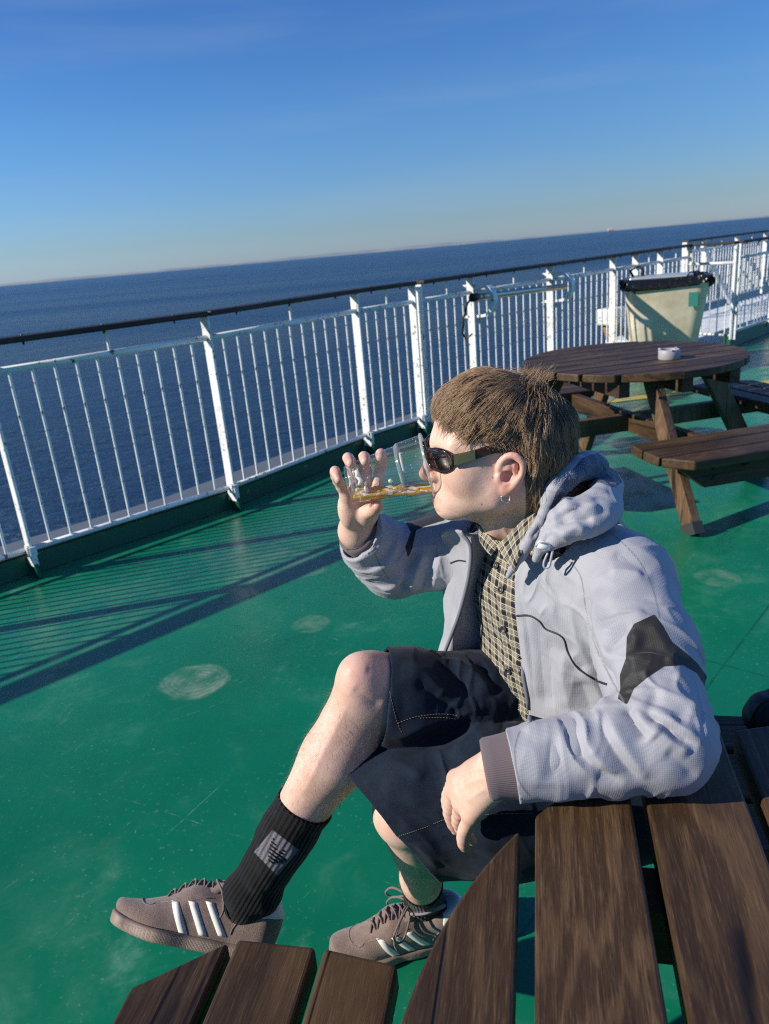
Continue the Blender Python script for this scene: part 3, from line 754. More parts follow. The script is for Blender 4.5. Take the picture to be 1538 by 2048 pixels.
# ================================================================== the man
HO = np.array([.1717, 1.100, 1.060])                                  # head origin between the ears; he faces -X, his left side is towards -Y
def HP(f, l, u): return (HO[0]-f, HO[1]-l, HO[2]+u)
HM = np.array([[-1, 0, 0], [0, -1, 0], [0, 0, 1]], F32)
def hell(c, r, k=.01, op='u', rot=0.0):
    M3 = HM
    if rot:                                                            # pitch in the profile plane
        ca, sa = math.cos(rot), math.sin(rot); M3 = np.array([[ca, 0, sa], [0, 1, 0], [-sa, 0, ca]], F32) @ HM
    return ell(HP(*c), r, M3, k, op)
def hc(a, b, ra, rb, k=.008, op='u'): return cone(HP(*a), HP(*b), ra, rb, k, op)
SHL = np.array([.352, .972, .905]); SHR = np.array([.178, 1.262, .862])
ELL = onz(1352, 1492, .797); WRL = onz(1024, 1530, .778)
ELR = PY(792, 1150, 1.285); WRR = PY(712, 1062, 1.222)
HIPR = np.array([.37, 1.15, .545]); HIPL = np.array([.385, .97, .54])
KR = PY(748, 1374, 1.068); AR = PY(503, 1788, 1.015)
KL = P(814, 1622, 1.262); AL = PY(850, 1800, 1.205)
SDIR = (SHR-SHL)/np.linalg.norm(SHR-SHL); FDIR = np.array([-.856, -.517, 0.0])
def body_prims():
    p = []
    # --- cranium, face
    p += [hell((-.016, 0, .052), (.090, .073, .072)), hell((.022, 0, .058), (.062, .064, .060), .03), hell((-.045, 0, .02), (.060, .062, .055), .03)]
    p += [hell((.032, 0, .006), (.052, .053, .062), .03), hell((.044, 0, -.029), (.036, .038, .032), .03)]
    for s in (-1, 1):
        p += [hc((.006, s*.0445, -.037), (.064, s*.015, -.0575), .0130, .0130, .026), hell((.022, s*.043, -.018), (.034, .016, .034), .03), hc((-.004, s*.052, -.018), (.002, s*.0455, -.036), .015, .012, .03)]
        p += [hell((.048, s*.038, .002), (.026, .022, .022), .025)]
        p += [hc((.080, s*.010, .043), (.064, s*.043, .041), .0085, .008, .018)]
    p += [hell((.0735, 0, -.0605), (.0140, .018, .0155), .016), hell((.058, 0, -.042), (.0265, .032, .026), .025)]
    p += [hell((.046, 0, -.055), (.032, .028, .014), .03)]
    # eye sockets and eyes
    for s in (-1, 1):
        p += [hell((.086, s*.031, .022), (.014, .019, .013), .012, 's'), hell((.0655, s*.031, .022), (.013, .0135, .0115), .006)]
    # nose
    p += [hc((.083, 0, .034), (.096, 0, .012), .0065, .0078, .014), hc((.096, 0, .012), (.1045, 0, -.0055), .0078, .0098, .008),
          hell((.0965, 0, -.012), (.011, .008, .006), .006)]
    for s in (-1, 1):
        p += [hell((.0905, s*.0115, -.0095), (.0105, .0072, .0075), .006)]
        p += [hell((.0975, s*.0062, -.0175), (.0048, .0030, .0040), .002, 's')]
    # philtrum, lips, mouth line
    p += [hc((.0870, 0, -.024), (.0885, 0, -.034), .0055, .005, .010)]
    for s in (-1, 1):
        p += [hc((.0890, s*.003, -.0395), (.0760, s*.0235, -.0440), .0060, .0038, .004), hc((.0875, s*.003, -.0495), (.0760, s*.0225, -.0455), .0066, .0038, .004)]
    p += [hc((.0985, -.001, -.0444), (.074, .0265, -.0448), .0012, .0010, .002, 's'), hc((.0985, .001, -.0444), (.074, -.0265, -.0448), .0012, .0010, .002, 's')]
    # ears: disc, rim, inner fold, tragus, lobe, hollow
    for s in (1, -1):
        E = lambda f, u, o: HP(f, s*(.0655+o), u)
        p += [cone(E(-.010, .012, .001), E(-.006, -.010, .001), .012, .009, .006)]
        rim = [E(.0035, .010, .004), E(-.001, .023, .0075), E(-.010, .0315, .011), E(-.021, .0305, .0145), E(-.0285, .020, .0165), E(-.0275, .006, .0155), E(-.020, -.008, .0125), E(-.012, -.018, .0095)]
        p += chain(resample(rim, 16), np.interp(np.linspace(0, 1, 16), [0, .2, .5, .8, 1], [.0030, .0036, .0042, .0040, .0040]), .004)
        ah = [E(-.020, .019, .0085), E(-.0195, .008, .0095), E(-.014, -.004, .0085), E(-.007, -.009, .008)]
        p += chain(resample(ah, 8), [.0028]*8, .004)
        p += chain([E(-.019, .018, .0085), E(-.012, .0225, .0075)], [.0026, .0022], .003)
        p += [ell(E(-.0065, -.0205, .0065), (.0075, .0046, .0090), HM, .006), ell(E(.0035, -.001, .0055), (.0045, .0038, .0065), HM, .005)]
        p += [ell(E(-.0085, .001, .0085), (.0085, .0075, .0090), HM, .003, 's'), ell(E(-.022, .012, .016), (.0028, .006, .0095), HM, .003, 's')]
    # --- neck, torso under the clothes
    nb = np.array([.285, 1.128, .935])
    p += [cone(HP(-.034, 0, -.02), nb, .051, .058, .03), cone(HP(.002, 0, -.066), nb+[-.042, -.012, .0], .034, .045, .03)]
    p += [cone(HP(-.036, .050, -.02), nb+FDIR*.060+SDIR*-.01, .013, .011, .03)]
    p += [hell((.002, .004, -.104), (.014, .013, .016), .02)]
    p += [cone(SHL+[0, .03, -.01], SHR+[0, -.03, -.01], .058, .058, .05), cone(nb, [.33, 1.10, .70], .075, .095, .05), cone([.31, 1.09, .76], [.385, 1.06, .55], .10, .115, .05)]
    # --- arms
    p += [cone(SHL, ELL, .052, .040, .03), cone(ELL, WRL, .040, .027, .015), cone(SHR, ELR, .052, .040, .03), cone(ELR, WRR, .040, .026, .015)]
    # --- legs
    p += [cone(HIPR, KR, .085, .056, .04), cone(HIPL, KL, .085, .056, .04)]
    sh = lambda t: KR+(AR-KR)*t
    _sx = np.array([-.97, 0, .22])
    sidev = np.array([.86, 0, .5])
    p += [ell(PY(720, 1352, 1.045), (.036, .036, .036), None, .03), cone(KR, sh(.16), .050, .047, .02), cone(PY(712, 1385, 1.04), sh(.9)+[-.012, -.004, -.004], .030, .020, .02)]
    p += [cone(sh(.10)+sidev*.010, sh(.34)+sidev*.012, .046, .051, .03), cone(sh(.34)+sidev*.012, sh(.72)+sidev*.004, .051, .037, .03), cone(sh(.68), AR+_sx*.012, .037, .029, .02), cone(sh(.68), AR-_sx*.012, .037, .029, .02), cone(AR+_sx*.014, AR-_sx*.014, .029, .029, .02)]
    sl = lambda t: KL+(AL-KL)*t
    p += [cone(KL, sl(.2), .052, .046, .02), cone(sl(.15)+[.012, 0, 0], sl(.36)+[.014, 0, 0], .046, .049, .03), cone(sl(.36)+[.014, 0, 0], sl(.75), .049, .036, .03), cone(sl(.7), AL, .037, .031, .02), cone(AL+[-.010, 0, 0], AL+[.012, 0, -.03], .029, .031, .02)]
    return p
def hand(palm, fingers, base, k=.007):
    """palm prims smooth together; each finger joins the palm but not its neighbours"""
    Fp = field(palm); fs = [field(f) for f in fingers]
    def F(p):
        d0 = smin(base(p), Fp(p), .012); D = d0
        for f in fs: D = np.minimum(D, smin(d0, f(p), k))
        return D
    return F
def finger(pts, rs): return chain(resample(pts, 9), np.interp(np.linspace(0, 1, 9), [0, .40, .52, .78, 1], rs)*.89, .006)
# right hand round the cup (fingers rise behind it and curl over the top)
RW = WRR
RM = dict(i=PY(752, 984, 1.180), m=PY(733, 977, 1.185), r=PY(713, 981, 1.182), p=PY(695, 994, 1.172))
rp = [cone(RW, RM['i']+[-.004, .004, -.012], .024, .0125, .015), cone(RW, RM['m']+[0, .004, -.006], .024, .0125, .015), cone(RW, RM['r']+[0, .004, -.006], .024, .012, .015), cone(RW, RM['p'], .023, .012, .015),
      ell(PY(733, 1024, 1.182), (.020, .020, .026), None, .012), ell(PY(697, 1022, 1.182), (.017, .017, .030), None, .012)]
RF = [finger([RM['i'], PY(763, 925, 1.178), PY(762, 908, 1.144), PY(761, 915, 1.116)], [.0105, .0095, .0095, .0085, .0076]),
      finger([RM['m'], PY(730, 926, 1.180), PY(728, 914, 1.144), PY(730, 923, 1.114)], [.0108, .0098, .0097, .0087, .0078]),
      finger([RM['r'], PY(703, 931, 1.176), PY(696, 916, 1.142), PY(701, 927, 1.112)], [.0103, .0093, .0093, .0083, .0074]),
      finger([RM['p'], PY(675, 960, 1.158), PY(670, 942, 1.132), PY(677, 960, 1.110)], [.0095, .0084, .0084, .0075, .0068]),
      finger([PY(722, 1036, 1.194), PY(738, 1024, 1.160), PY(749, 1018, 1.134), PY(755, 1012, 1.110)], [.0150, .0120, .0115, .0105, .0090])]
# left hand hanging over the table edge
LW = WRL
LM = dict(i=PY(912, 1556, .836), m=PY(911, 1580, .816), r=PY(924, 1607, .795), p=PY(945, 1628, .776))
lp = [cone(LW+[-.004, 0, .004], LM[q], .023, .0115, .018) for q in 'imrp'] + [cone(LW, LW+(LM['m']-LW)*.6+[.01, .01, -.004], .022, .022, .015)]
LF = [finger([LM['i'], PY(896, 1592, .858), PY(896, 1616, .866), PY(901, 1634, .868)], [.0108, .0092, .0092, .0082, .0072]),
      finger([LM['m'], PY(899, 1618, .836), PY(904, 1643, .842), PY(911, 1660, .842)], [.0112, .0096, .0096, .0084, .0074]),
      finger([LM['r'], PY(917, 1645, .822), PY(932, 1668, .836), PY(945, 1682, .842)], [.0108, .0094, .0094, .0083, .0074]),
      finger([LM['p'], PY(929, 1662, .786), PY(926, 1682, .790), PY(929, 1695, .792)], [.0100, .0090, .0088, .0080, .0068]),
      finger([PY(965, 1590, .83), PY(940, 1610, .865), PY(935, 1640, .88), PY(938, 1660, .882)], [.0140, .0115, .0110, .0100, .0085])]
BASE = field(body_prims())
BF = hand(lp, LF, hand(rp, RF, BASE))
BV, BQ = mesh_sdf(BF, (-.40, .68, .05), (.52, 1.45, 1.27), .0021, project=1, smooth=1)
# tendons on the back of the left hand, creases at knuckles, shin relief
BV = folds(BV, BQ, [([(975, 1535), (945, 1540), (918, 1552)], .0035, .0012), ([(970, 1555), (940, 1565), (914, 1580)], .0035, .0012), ([(975, 1575), (950, 1590), (928, 1606)], .0035, .0010),
                    ([(903, 1556), (912, 1560)], .006, .0016), ([(903, 1582), (914, 1584)], .006, .0016),
                    ([(705, 1375), (740, 1400), (765, 1410)], .010, -.0018), ([(690, 1345), (712, 1335), (738, 1340)], .010, .0015), ([(700, 1400), (660, 1480), (600, 1600)], .008, .0016),
                    ([(1000, 1030), (1010, 1060), (1020, 1090)], .006, .0015),
                    ([(868, 1012), (872, 1022), (884, 1026)], .004, -.0012)])
HL = np.stack([HO[0]-BV[:, 0], HO[1]-BV[:, 1], BV[:, 2]-HO[2]], -1)     # head-local coords
def near(pts, r):
    d = np.full(len(BV), 9.0)
    for q in pts: d = np.minimum(d, np.linalg.norm(BV-np.asarray(q), axis=1))
    return np.clip(1-d/r, 0, 1)
red = np.maximum.reduce([near([HP(.107, 0, -.006)], .03)*.8, near([HP(-.018, .075, .01), HP(-.018, .075, .028), HP(-.008, .072, -.015)], .034)*.9,
                         near([f_[-1].c for f_ in RF+LF], .024)*.8, near([LM[q] for q in 'imrp'], .02)*.6, near([HP(.055, .04, -.005)], .035)*.45, near([PY(715, 1352, 1.03)], .06)*.5])
up_l = near([HP(.0935-.6*q, s*q, -.0395-.0035*q/.02) for s in (-1, 1) for q in (0, .008, .016, .022)], .0085); lo_l = near([HP(.0925-.6*q, s*q, -.0500+.004*q/.02) for s in (-1, 1) for q in (0, .008, .016, .022)], .0092)
lip = np.clip(np.maximum(up_l*.9, lo_l)*3.0, 0, 1)*(HL[:, 0] > .07)
# hairline (head local): 1 under hair
def hairmask(L):
    f, l, u = L[:, 0], np.abs(L[:, 1]), L[:, 2]
    front = u - (.060 + .10*np.clip(f-.060, 0, 1) - .00*l)              # fringe line on the forehead
    temple = u - np.interp(f, [-.2, -.04, -.030, -.010, .02, .05, .07, .09], [-.10, -.095, .034, .040, .053, .066, .080, .088])
    return np.minimum(front+ (f < .02)*.2, temple)
hm = hairmask(HL); stub = np.clip(hm/.014+.3, 0, 1)*(HL[:, 2] > -.10)*(HL[:, 0] > -.2)*(np.abs(HL[:, 1]) < .0775)*(HL[:, 0] < .1)*(np.linalg.norm(HL, axis=1) < .2)
nape = (HL[:, 0] < -.03) & (HL[:, 2] > -.085); stub = np.where(HL[:, 2] < -.085, 0, stub)
def mat_skin():
    m = NM('skin'); co = m.coord('Object'); n1 = m.noise(co, 22, 5, .6); n2 = m.noise(co, 420, 3, .6); n3 = m.noise(co, 95, 3, .5)
    col = m.mix(m.mr(n1, .3, .7), (.650, .410, .310), (.735, .500, .395))
    col = m.mix(m.math('MULTIPLY', m.mr(n3, .48, .66), .16), col, (.56, .25, .18))
    col = m.mix(m.math('MULTIPLY', m.attr('red'), .62), col, (.62, .19, .135))
    col = m.mix(m.math('MULTIPLY', m.attr('lip'), .85), col, (.60, .19, .16))
    col = m.mix(m.math('MULTIPLY', m.attr('stub'), m.mr(m.noise(co, 700, 2), .3, .6, .55, .92)), col, (.075, .045, .028))
    mole = m.math('MULTIPLY', m.attr('mole'), 1.0); col = m.mix(mole, col, (.22, .09, .055))
    m.set(color=col, rough=m.mr(n2, .3, .7, .40, .58), sss=.12, spec=.45)
    m.b.inputs['Subsurface Radius'].default_value = (1.0, .35, .2); m.b.inputs['Subsurface Scale'].default_value = .006
    m.bump(m.math('ADD', m.math('MULTIPLY', n2, .7), m.math('MULTIPLY', n3, .8)), .34, .0012); return m.m
_bt = bvh(BV, BQ)
mole = np.zeros(len(BV))
for q in ((965, 935), (963, 1009), (1007, 1030), (985, 955)):
    h_, _ = hit(_bt, *q)
    if h_ is not None: mole = np.maximum(mole, np.clip(1.6-np.linalg.norm(BV-h_, axis=1)/.0012, 0, 1))
person = to_obj('person', BV, BQ, mat_skin(), None, dict(red=red, lip=lip, stub=stub, mole=mole))
tag(person, 'young man in grey jacket and dark denim shorts drinking beer at the table', 'person')
# ================================================================== clothes
def mat_jacket(name='jacket_fabric', c=(.345, .35, .385), attrs=True):
    m = NM(name); co = m.coord('Object'); v = m.voro(co, 400, rand=.2); n = m.noise(co, 14, 4); n2 = m.noise(co, 900, 2)
    col = m.mix(m.mr(n, .3, .7), tuple(q*.93 for q in c), tuple(min(1, q*1.05) for q in c))
    col = m.mix(m.mr(v, .25, .55, 0, .22), col, tuple(q*.62 for q in c))
    if attrs:
        ms = m.math('MULTIPLY', m.mr(m.attr('mesh'), .46, .54), 1.0)
        mv = m.voro(co, 330, rand=.1)
        col = m.mix(ms, col, m.mix(m.mr(mv, .2, .42), (.20, .235, .33), (.055, .07, .11)))
        bk = m.mr(m.attr('patch'), .0, .9, 1, 0); bkn = m.noise(co, 500, 3)
        col = m.mix(bk, col, m.mix(bkn, (.010, .010, .011), (.022, .021, .021)))
        seam = m.mr(m.attr('seam'), .0006, .0019, 1, 0); col = m.mix(m.math('MULTIPLY', seam, .7), col, tuple(q*.4 for q in c))
    m.set(color=col, rough=.62, sheen=.12, spec=.35)
    m.bump(m.math('ADD', m.math('MULTIPLY', v, -1.0), m.math('MULTIPLY', n2, .25)), .30, .0010); return m.m
def mat_denim():
    m = NM('dark_denim'); co = m.coord('Object'); cr_ = m.coord('Object', rot=(R_(20), R_(35), R_(40)), scale=(1, 1, .25))
    n = m.noise(co, 30, 5, .65); f = m.noise(cr_, 1100, 2, .6); g = m.noise(co, 1500, 1)
    col = m.mix(m.mr(n, .3, .72), (.0032, .0078, .0175), (.0066, .0150, .0310))
    col = m.mix(m.mr(f, .55, .75, 0, .5), col, (.050, .068, .10)); col = m.mix(m.mr(g, .66, .74, 0, .30), col, (.12, .14, .17))
    m.set(color=col, rough=.8, sheen=.06, spec=.15); m.bump(m.math('ADD', f, m.math('MULTIPLY', g, .5)), .4, .0008); return m.m
def mat_plaid():
    m = NM('plaid_shirt_cotton'); u, v = m.attr('pu'), m.attr('pv'); PER = .0190
    def stripes(x, spec):
        fr = m.math('FRACT', m.math('DIVIDE', x, PER)); r = None
        for c, w, s in spec:
            q = m.math('MULTIPLY', m.mr(m.math('ABSOLUTE', m.math('SUBTRACT', fr, c)), w*.6, w*1.1, 1, 0), s); r = q if r is None else m.math('MAXIMUM', r, q)
        return r
    sp = ((.12, .035, .85), (.28, .022, .6), (.40, .022, .6), (.55, .035, .85))
    a, b = stripes(u, sp), stripes(v, sp)
    dk = stripes(u, ((.80, .20, 1.0),)); dk2 = stripes(v, ((.80, .20, 1.0),))
    col = m.mix(.5, (.20, .175, .12), (.23, .20, .14))
    col = m.mix(m.math('MULTIPLY', m.math('ADD', dk, dk2), .80, True), col, (.010, .011, .018))
    col = m.mix(stripes(u, ((.335, .10, .55),)), col, (.03, .03, .035)); col = m.mix(stripes(v, ((.335, .10, .55),)), col, (.03, .03, .035))
    col = m.mix(m.math('MULTIPLY', m.math('MAXIMUM', a, b), .85), col, (.62, .56, .42))
    tw = m.noise(m.coord('Object'), 1200, 2); col = m.mix(m.mr(tw, .4, .7, 0, .25), col, (.02, .02, .025))
    m.set(color=col, rough=.85, sheen=.1, spec=.2); m.bump(tw, .3, .0006); return m.m
JAC = mat_jacket(); LIN = mat_jacket('jacket_lining', (.36, .365, .40), False); DENIM = mat_denim(); PLAID = mat_plaid()
STITCH = simple('pale_stitching', (.20, .175, .12), .85); DSTITCH = simple('dark_piping', (.012, .012, .02), .6); ZIPM = simple('zip_tape', (.16, .17, .20), .55)
RIB = NM('ribbed_cuff_knit')
RIB.set(color=(.135, .105, .112), rough=.95, sheen=.1); RIB.bump(RIB.mr(RIB.math('SINE', RIB.math('MULTIPLY', RIB.attr('rib'), 1.0)), -.6, .6), .4, .0012); RIB = RIB.m
# ---- shirt
def st(cx, cy, cz, w, d): return ((cx, cy, cz), w, d, SDIR*[1, 1, 0])
STS = [st(.285, 1.122, .945, .060, .060), st(.278, 1.120, .90, .10, .075), st(.262, 1.113, .835, .165, .098), st(.272, 1.10, .72, .160, .100), st(.300, 1.08, .60, .160, .108), st(.335, 1.06, .50, .165, .11)]
FSH = field(etube(STS, .03)+[cone(SHL+[-.02, .05, .0], SHR+[.0, -.05, 0.0], .06, .06, .03), cone([.285, 1.122, .93], [.262, 1.116, .972], .066, .0615, .015)])
nk = np.array([-.45, -.22, .86])
FSH2 = lambda p: localcut(lambda q: shell(FSH, .005)(q), np.array([.250, 1.110, .968]), nk, .13)(p)
def localcut(F, pt, n, rad):
    pt = np.asarray(pt, F32); n = np.asarray(n, F32); n = n/np.linalg.norm(n)
    def G(p):
        q = p-pt; r = np.maximum(-(q@n), np.sqrt((q*q).sum(1))-rad); return np.maximum(F(p), -r)
    return G
SV, SQ = mesh_sdf(FSH2, (.05, .90, .48), (.50, 1.34, 1.02), .003)
SV = folds(SV, SQ, [([(985, 1170), (1000, 1200), (1010, 1240)], .008, .004), ([(1000, 1240), (1015, 1260), (1030, 1300)], .007, .004), ([(975, 1200), (985, 1260), (1010, 1300)], .007, -.003),
                    ([(1000, 1320), (1020, 1330), (1045, 1320)], .007, .004), ([(990, 1390), (1020, 1400), (1045, 1430)], .008, .005), ([(1000, 1150), (1003, 1240), (1015, 1330), (1035, 1440)], .004, .0015)])
SV += (normals(SV, SQ)*(vnoise(SV, 38, 3)*.0022)[:, None])
ax_ = np.array([-.08, .0, 1.0]); shirt = to_obj('shirt', SV, SQ, PLAID, person, dict(pu=SV@SDIR + .3*(SV@FDIR), pv=SV[:, 2]+.1*SV[:, 0]))
def patch(name, rows, mat, parent, th=.003, nu=28, nv=28, attrs=None, off=0.0, wr=0.0, seed=1):
    """soft sheet through control points given as (px, py, Y) or world points"""
    G = np.array([[PY(*c) if (len(c) == 3 and abs(c[0]) > 5) else np.array(c) for c in r] for r in rows])
    A = np.array([resample(r, nu) for r in G]); B = np.array([resample(A[:, j], nv) for j in range(nu)])      # nu x nv x 3
    V = B.reshape(-1, 3); Q = np.array([(i*nv+j, i*nv+j+1, (i+1)*nv+j+1, (i+1)*nv+j) for i in range(nu-1) for j in range(nv-1)])
    N = normals(V, Q); view = V-CC; flip = (N*view).sum(1).mean() > 0
    if flip: Q = Q[:, ::-1]; N = -N
    if wr: V = V+N*(vnoise(V, 45, seed)*wr)[:, None]
    du = np.r_[0, np.cumsum(np.linalg.norm(np.diff(B[:, nv//2], axis=0), axis=1))]; dv = np.r_[0, np.cumsum(np.linalg.norm(np.diff(B[nu//2], axis=0), axis=1))]
    at = dict(pu=np.repeat(du, nv), pv=np.tile(dv, nu))
    o = to_obj(name, V, Q, mat, parent, at); s = o.modifiers.new('thickness', 'SOLIDIFY'); s.thickness = th; s.offset = -1
    return o
# shirt collar leaves, placket and buttons
patch('collar', [[(1088, 1000, 1.055), (1045, 1040, 1.045), (1010, 1075, 1.035), (992, 1092, 1.035)], [(1085, 1030, 1.025), (1050, 1065, 1.015), (1020, 1095, 1.01), (1003, 1110, 1.015)], [(1075, 1060, 1.01), (1050, 1092, .995), (1035, 1118, .99), (1028, 1145, .995)]], PLAID, shirt, .003)
patch('collar', [[(958, 1052, 1.12), (975, 1068, 1.085), (992, 1084, 1.05), (998, 1088, 1.04)], [(957, 1072, 1.11), (968, 1085, 1.075), (980, 1097, 1.045), (988, 1102, 1.035)], [(960, 1085, 1.10), (968, 1097, 1.07), (977, 1108, 1.045), (982, 1112, 1.04)]], PLAID, shirt, .003)
stree = bvh(SV, SQ)
for q in ((994, 1131), (1002, 1180), (1017, 1342), (1008, 1258)):
    h_, n_ = hit(stree, *q)
    if h_ is None: continue
    Mx = Vector(n_).to_track_quat('Z', 'Y').to_matrix().to_4x4(); Mx.translation = Vector(h_+n_*.001)
    b = MB(); b.lathe([(0, .0006), (.0035, .0006), (.0042, .0022), (.0055, .0024), (.0060, .001), (.0058, 0)], 16, Mx)
    b.build('button', simple('horn_button', (.045, .042, .045), .35) if 'horn_button' not in bpy.data.materials else bpy.data.materials['horn_button'], shirt, True)
# ---- jacket: body, raglan sleeves
ELR = ELR + np.array([0, 0, .028])
JS = [st(.282, 1.118, .925, .105, .078), st(.262, 1.108, .84, .170, .106), st(.272, 1.10, .72, .175, .112), st(.312, 1.08, .60, .185, .125), st(.345, 1.06, .46, .19, .13)]
SHL2, ELL2 = SHL+[-.022, .0, .0], ELL+[-.012, .006, .004]
mid = (SHL2*.52+ELL2*.48)+[.004, 0, .006]
fa = lambda t: ELL2+(WRL-ELL2)*t
JP = etube(JS, .03) + [cone([.275, 1.06, .910], SHL2, .066, .066, .05), cone([.265, 1.17, .90], SHR, .070, .075, .05)]
JP += [cone(SHL2, mid, .067, .066, .03), cone(mid, ELL2, .066, .058, .012), cone(ELL2, fa(.35), .055, .052, .02), cone(fa(.35)+[0, 0, .0], fa(.70), .054, .047, .01), cone(fa(.70), fa(1.12), .047, .0445, .01)]
JP += [cone(SHR, ELR, .078, .064, .03), cone(ELR, ELR+(WRR-ELR)*.5, .064, .056, .02), cone(ELR+(WRR-ELR)*.5, ELR+(WRR-ELR)*1.05, .056, .047, .01)]
FJ = field(JP)
Z1, Z2 = PY(1006, 1125, 1.02), PY(1057, 1450, .99); zc = np.array([.30, 1.11, .75])
zn = np.cross(Z2-Z1, zc-Z1); zn /= np.linalg.norm(zn); zn = zn if zn@(SHL-Z1) > 0 else -zn
RARM = field([cone(SHR, ELR, .083, .074, .001), cone(ELR, ELR+(WRR-ELR)*1.3, .080, .075, .001)])
fd = FDIR.astype(F32)
def FJK(p):
    d0 = FJ(p); d = np.maximum(d0, -(d0+.006))
    cut = np.maximum.reduce([(p-Z1.astype(F32))@zn.astype(F32), -((p-zc.astype(F32))@fd-.015), -RARM(p)]); d = np.maximum(d, -cut)
    for pt, n, r in ((fa(1.0)+(fa(1)-fa(0))*.0, fa(1)-fa(0), .09), (ELR+(WRR-ELR)*.90, WRR-ELR+np.array([-.03, 0, 0]), .09), (np.array([.345, 1.06, .50]), np.array([0, 0, -1.]), .4), (np.array([.262, 1.118, .955]), np.array([-.25, -.1, .95]), .125)):
        pt = np.asarray(pt, F32); n = np.asarray(n, F32)/np.float32(np.linalg.norm(n)); q = p-pt
        d = np.maximum(d, -np.maximum(-(q@n), np.sqrt((q*q).sum(1))-r))
    return d
JV, JQ = mesh_sdf(FJK, (-.12, .62, .48), (.56, 1.50, 1.02), .0025)
JF = [  # forearm and elbow
    ([(1158, 1425), (1143, 1453), (1150, 1486), (1172, 1520), (1208, 1549), (1250, 1568)], .0085, -.0085), ([(1138, 1440), (1130, 1465), (1140, 1500), (1165, 1535), (1200, 1560)], .010, .0065), ([(1172, 1430), (1165, 1460), (1178, 1495), (1205, 1528), (1240, 1550)], .009, .0060),
    ([(1210, 1418), (1204, 1448), (1222, 1486), (1251, 1530), (1287, 1568)], .0085, -.0085), ([(1228, 1425), (1222, 1450), (1240, 1485), (1268, 1525), (1300, 1560)], .010, .0065),
    ([(1250, 1410), (1273, 1448), (1298, 1480)], .0075, -.0085), ([(1268, 1415), (1290, 1448), (1315, 1478)], .008, .0055),
    ([(1285, 1422), (1330, 1451), (1358, 1473), (1398, 1493)], .0075, -.0100), ([(1295, 1412), (1340, 1440), (1375, 1465), (1405, 1482)], .009, .0075), ([(1300, 1450), (1340, 1480), (1385, 1508)], .009, .0060),
    ([(1330, 1500), (1365, 1530), (1395, 1560)], .010, -.004), ([(1060, 1480), (1075, 1530), (1070, 1580)], .014, .003), ([(1100, 1470), (1110, 1520), (1105, 1570)], .012, -.003),
    ([(1045, 1462), (1080, 1450), (1130, 1440)], .010, .004), ([(1310, 1385), (1350, 1390), (1400, 1420)], .012, .005), ([(1290, 1400), (1330, 1415), (1380, 1440)], .010, -.004),
    # upper sleeve
    ([(1205, 1215), (1235, 1180), (1275, 1160), (1310, 1165)], .012, .0038), ([(1200, 1245), (1235, 1215), (1285, 1195), (1325, 1205)], .010, -.0036), ([(1205, 1275), (1245, 1240), (1295, 1225)], .011, .0042), ([(1215, 1310), (1245, 1275), (1270, 1265)], .009, -.0040),
    ([(1175, 1170), (1172, 1230), (1185, 1290), (1215, 1345), (1240, 1400)], .010, -.0085), ([(1195, 1170), (1192, 1230), (1205, 1285), (1232, 1335)], .011, .0065),
    ([(1155, 1180), (1150, 1240), (1165, 1300), (1190, 1350)], .010, .005), ([(1235, 1085), (1270, 1095), (1310, 1120), (1330, 1150)], .012, .0030), ([(1225, 1105), (1260, 1120), (1300, 1150)], .010, -.0028), ([(1215, 1140), (1250, 1140), (1290, 1150)], .009, .004),
    ([(1300, 1240), (1325, 1280), (1350, 1330)], .010, .004), ([(1270, 1290), (1305, 1300), (1340, 1320)], .012, -.004), ([(1255, 1330), (1290, 1320), (1330, 1330)], .012, .004),
    # chest and front edge
    ([(1045, 1240), (1055, 1320), (1075, 1400)], .012, .004), ([(1100, 1270), (1095, 1340), (1105, 1420)], .014, -.005), ([(1130, 1300), (1128, 1360), (1140, 1420)], .014, .005),
    ([(1075, 1240), (1080, 1330), (1090, 1430)], .013, -.004), ([(1160, 1360), (1175, 1400), (1190, 1430)], .012, -.005), ([(1030, 1130), (1042, 1200), (1058, 1290), (1070, 1420)], .006, -.0025),
    ([(1165, 1330), (1195, 1380), (1210, 1420)], .012, .006),
    # right sleeve
    ([(720, 1130), (760, 1120), (800, 1070)], .010, -.005), ([(735, 1150), (785, 1130), (825, 1080)], .010, .005), ([(800, 1195), (810, 1150), (835, 1100)], .008, -.008), ([(815, 1195), (830, 1150), (850, 1100)], .010, .006), ([(840, 1185), (855, 1140), (870, 1090)], .009, -.006), ([(690, 1080), (730, 1095), (775, 1080)], .012, -.003),
    ([(760, 1180), (790, 1170), (815, 1140)], .009, .006), ([(865, 1180), (875, 1140), (885, 1100)], .009, .005), ([(700, 1060), (735, 1075), (770, 1066)], .006, .003)]
JV = folds(JV, JQ, JF)
_fa = WRL-ELL; _ua = SHL-ELL; _ra = ELR-SHR; _rf = WRR-ELR
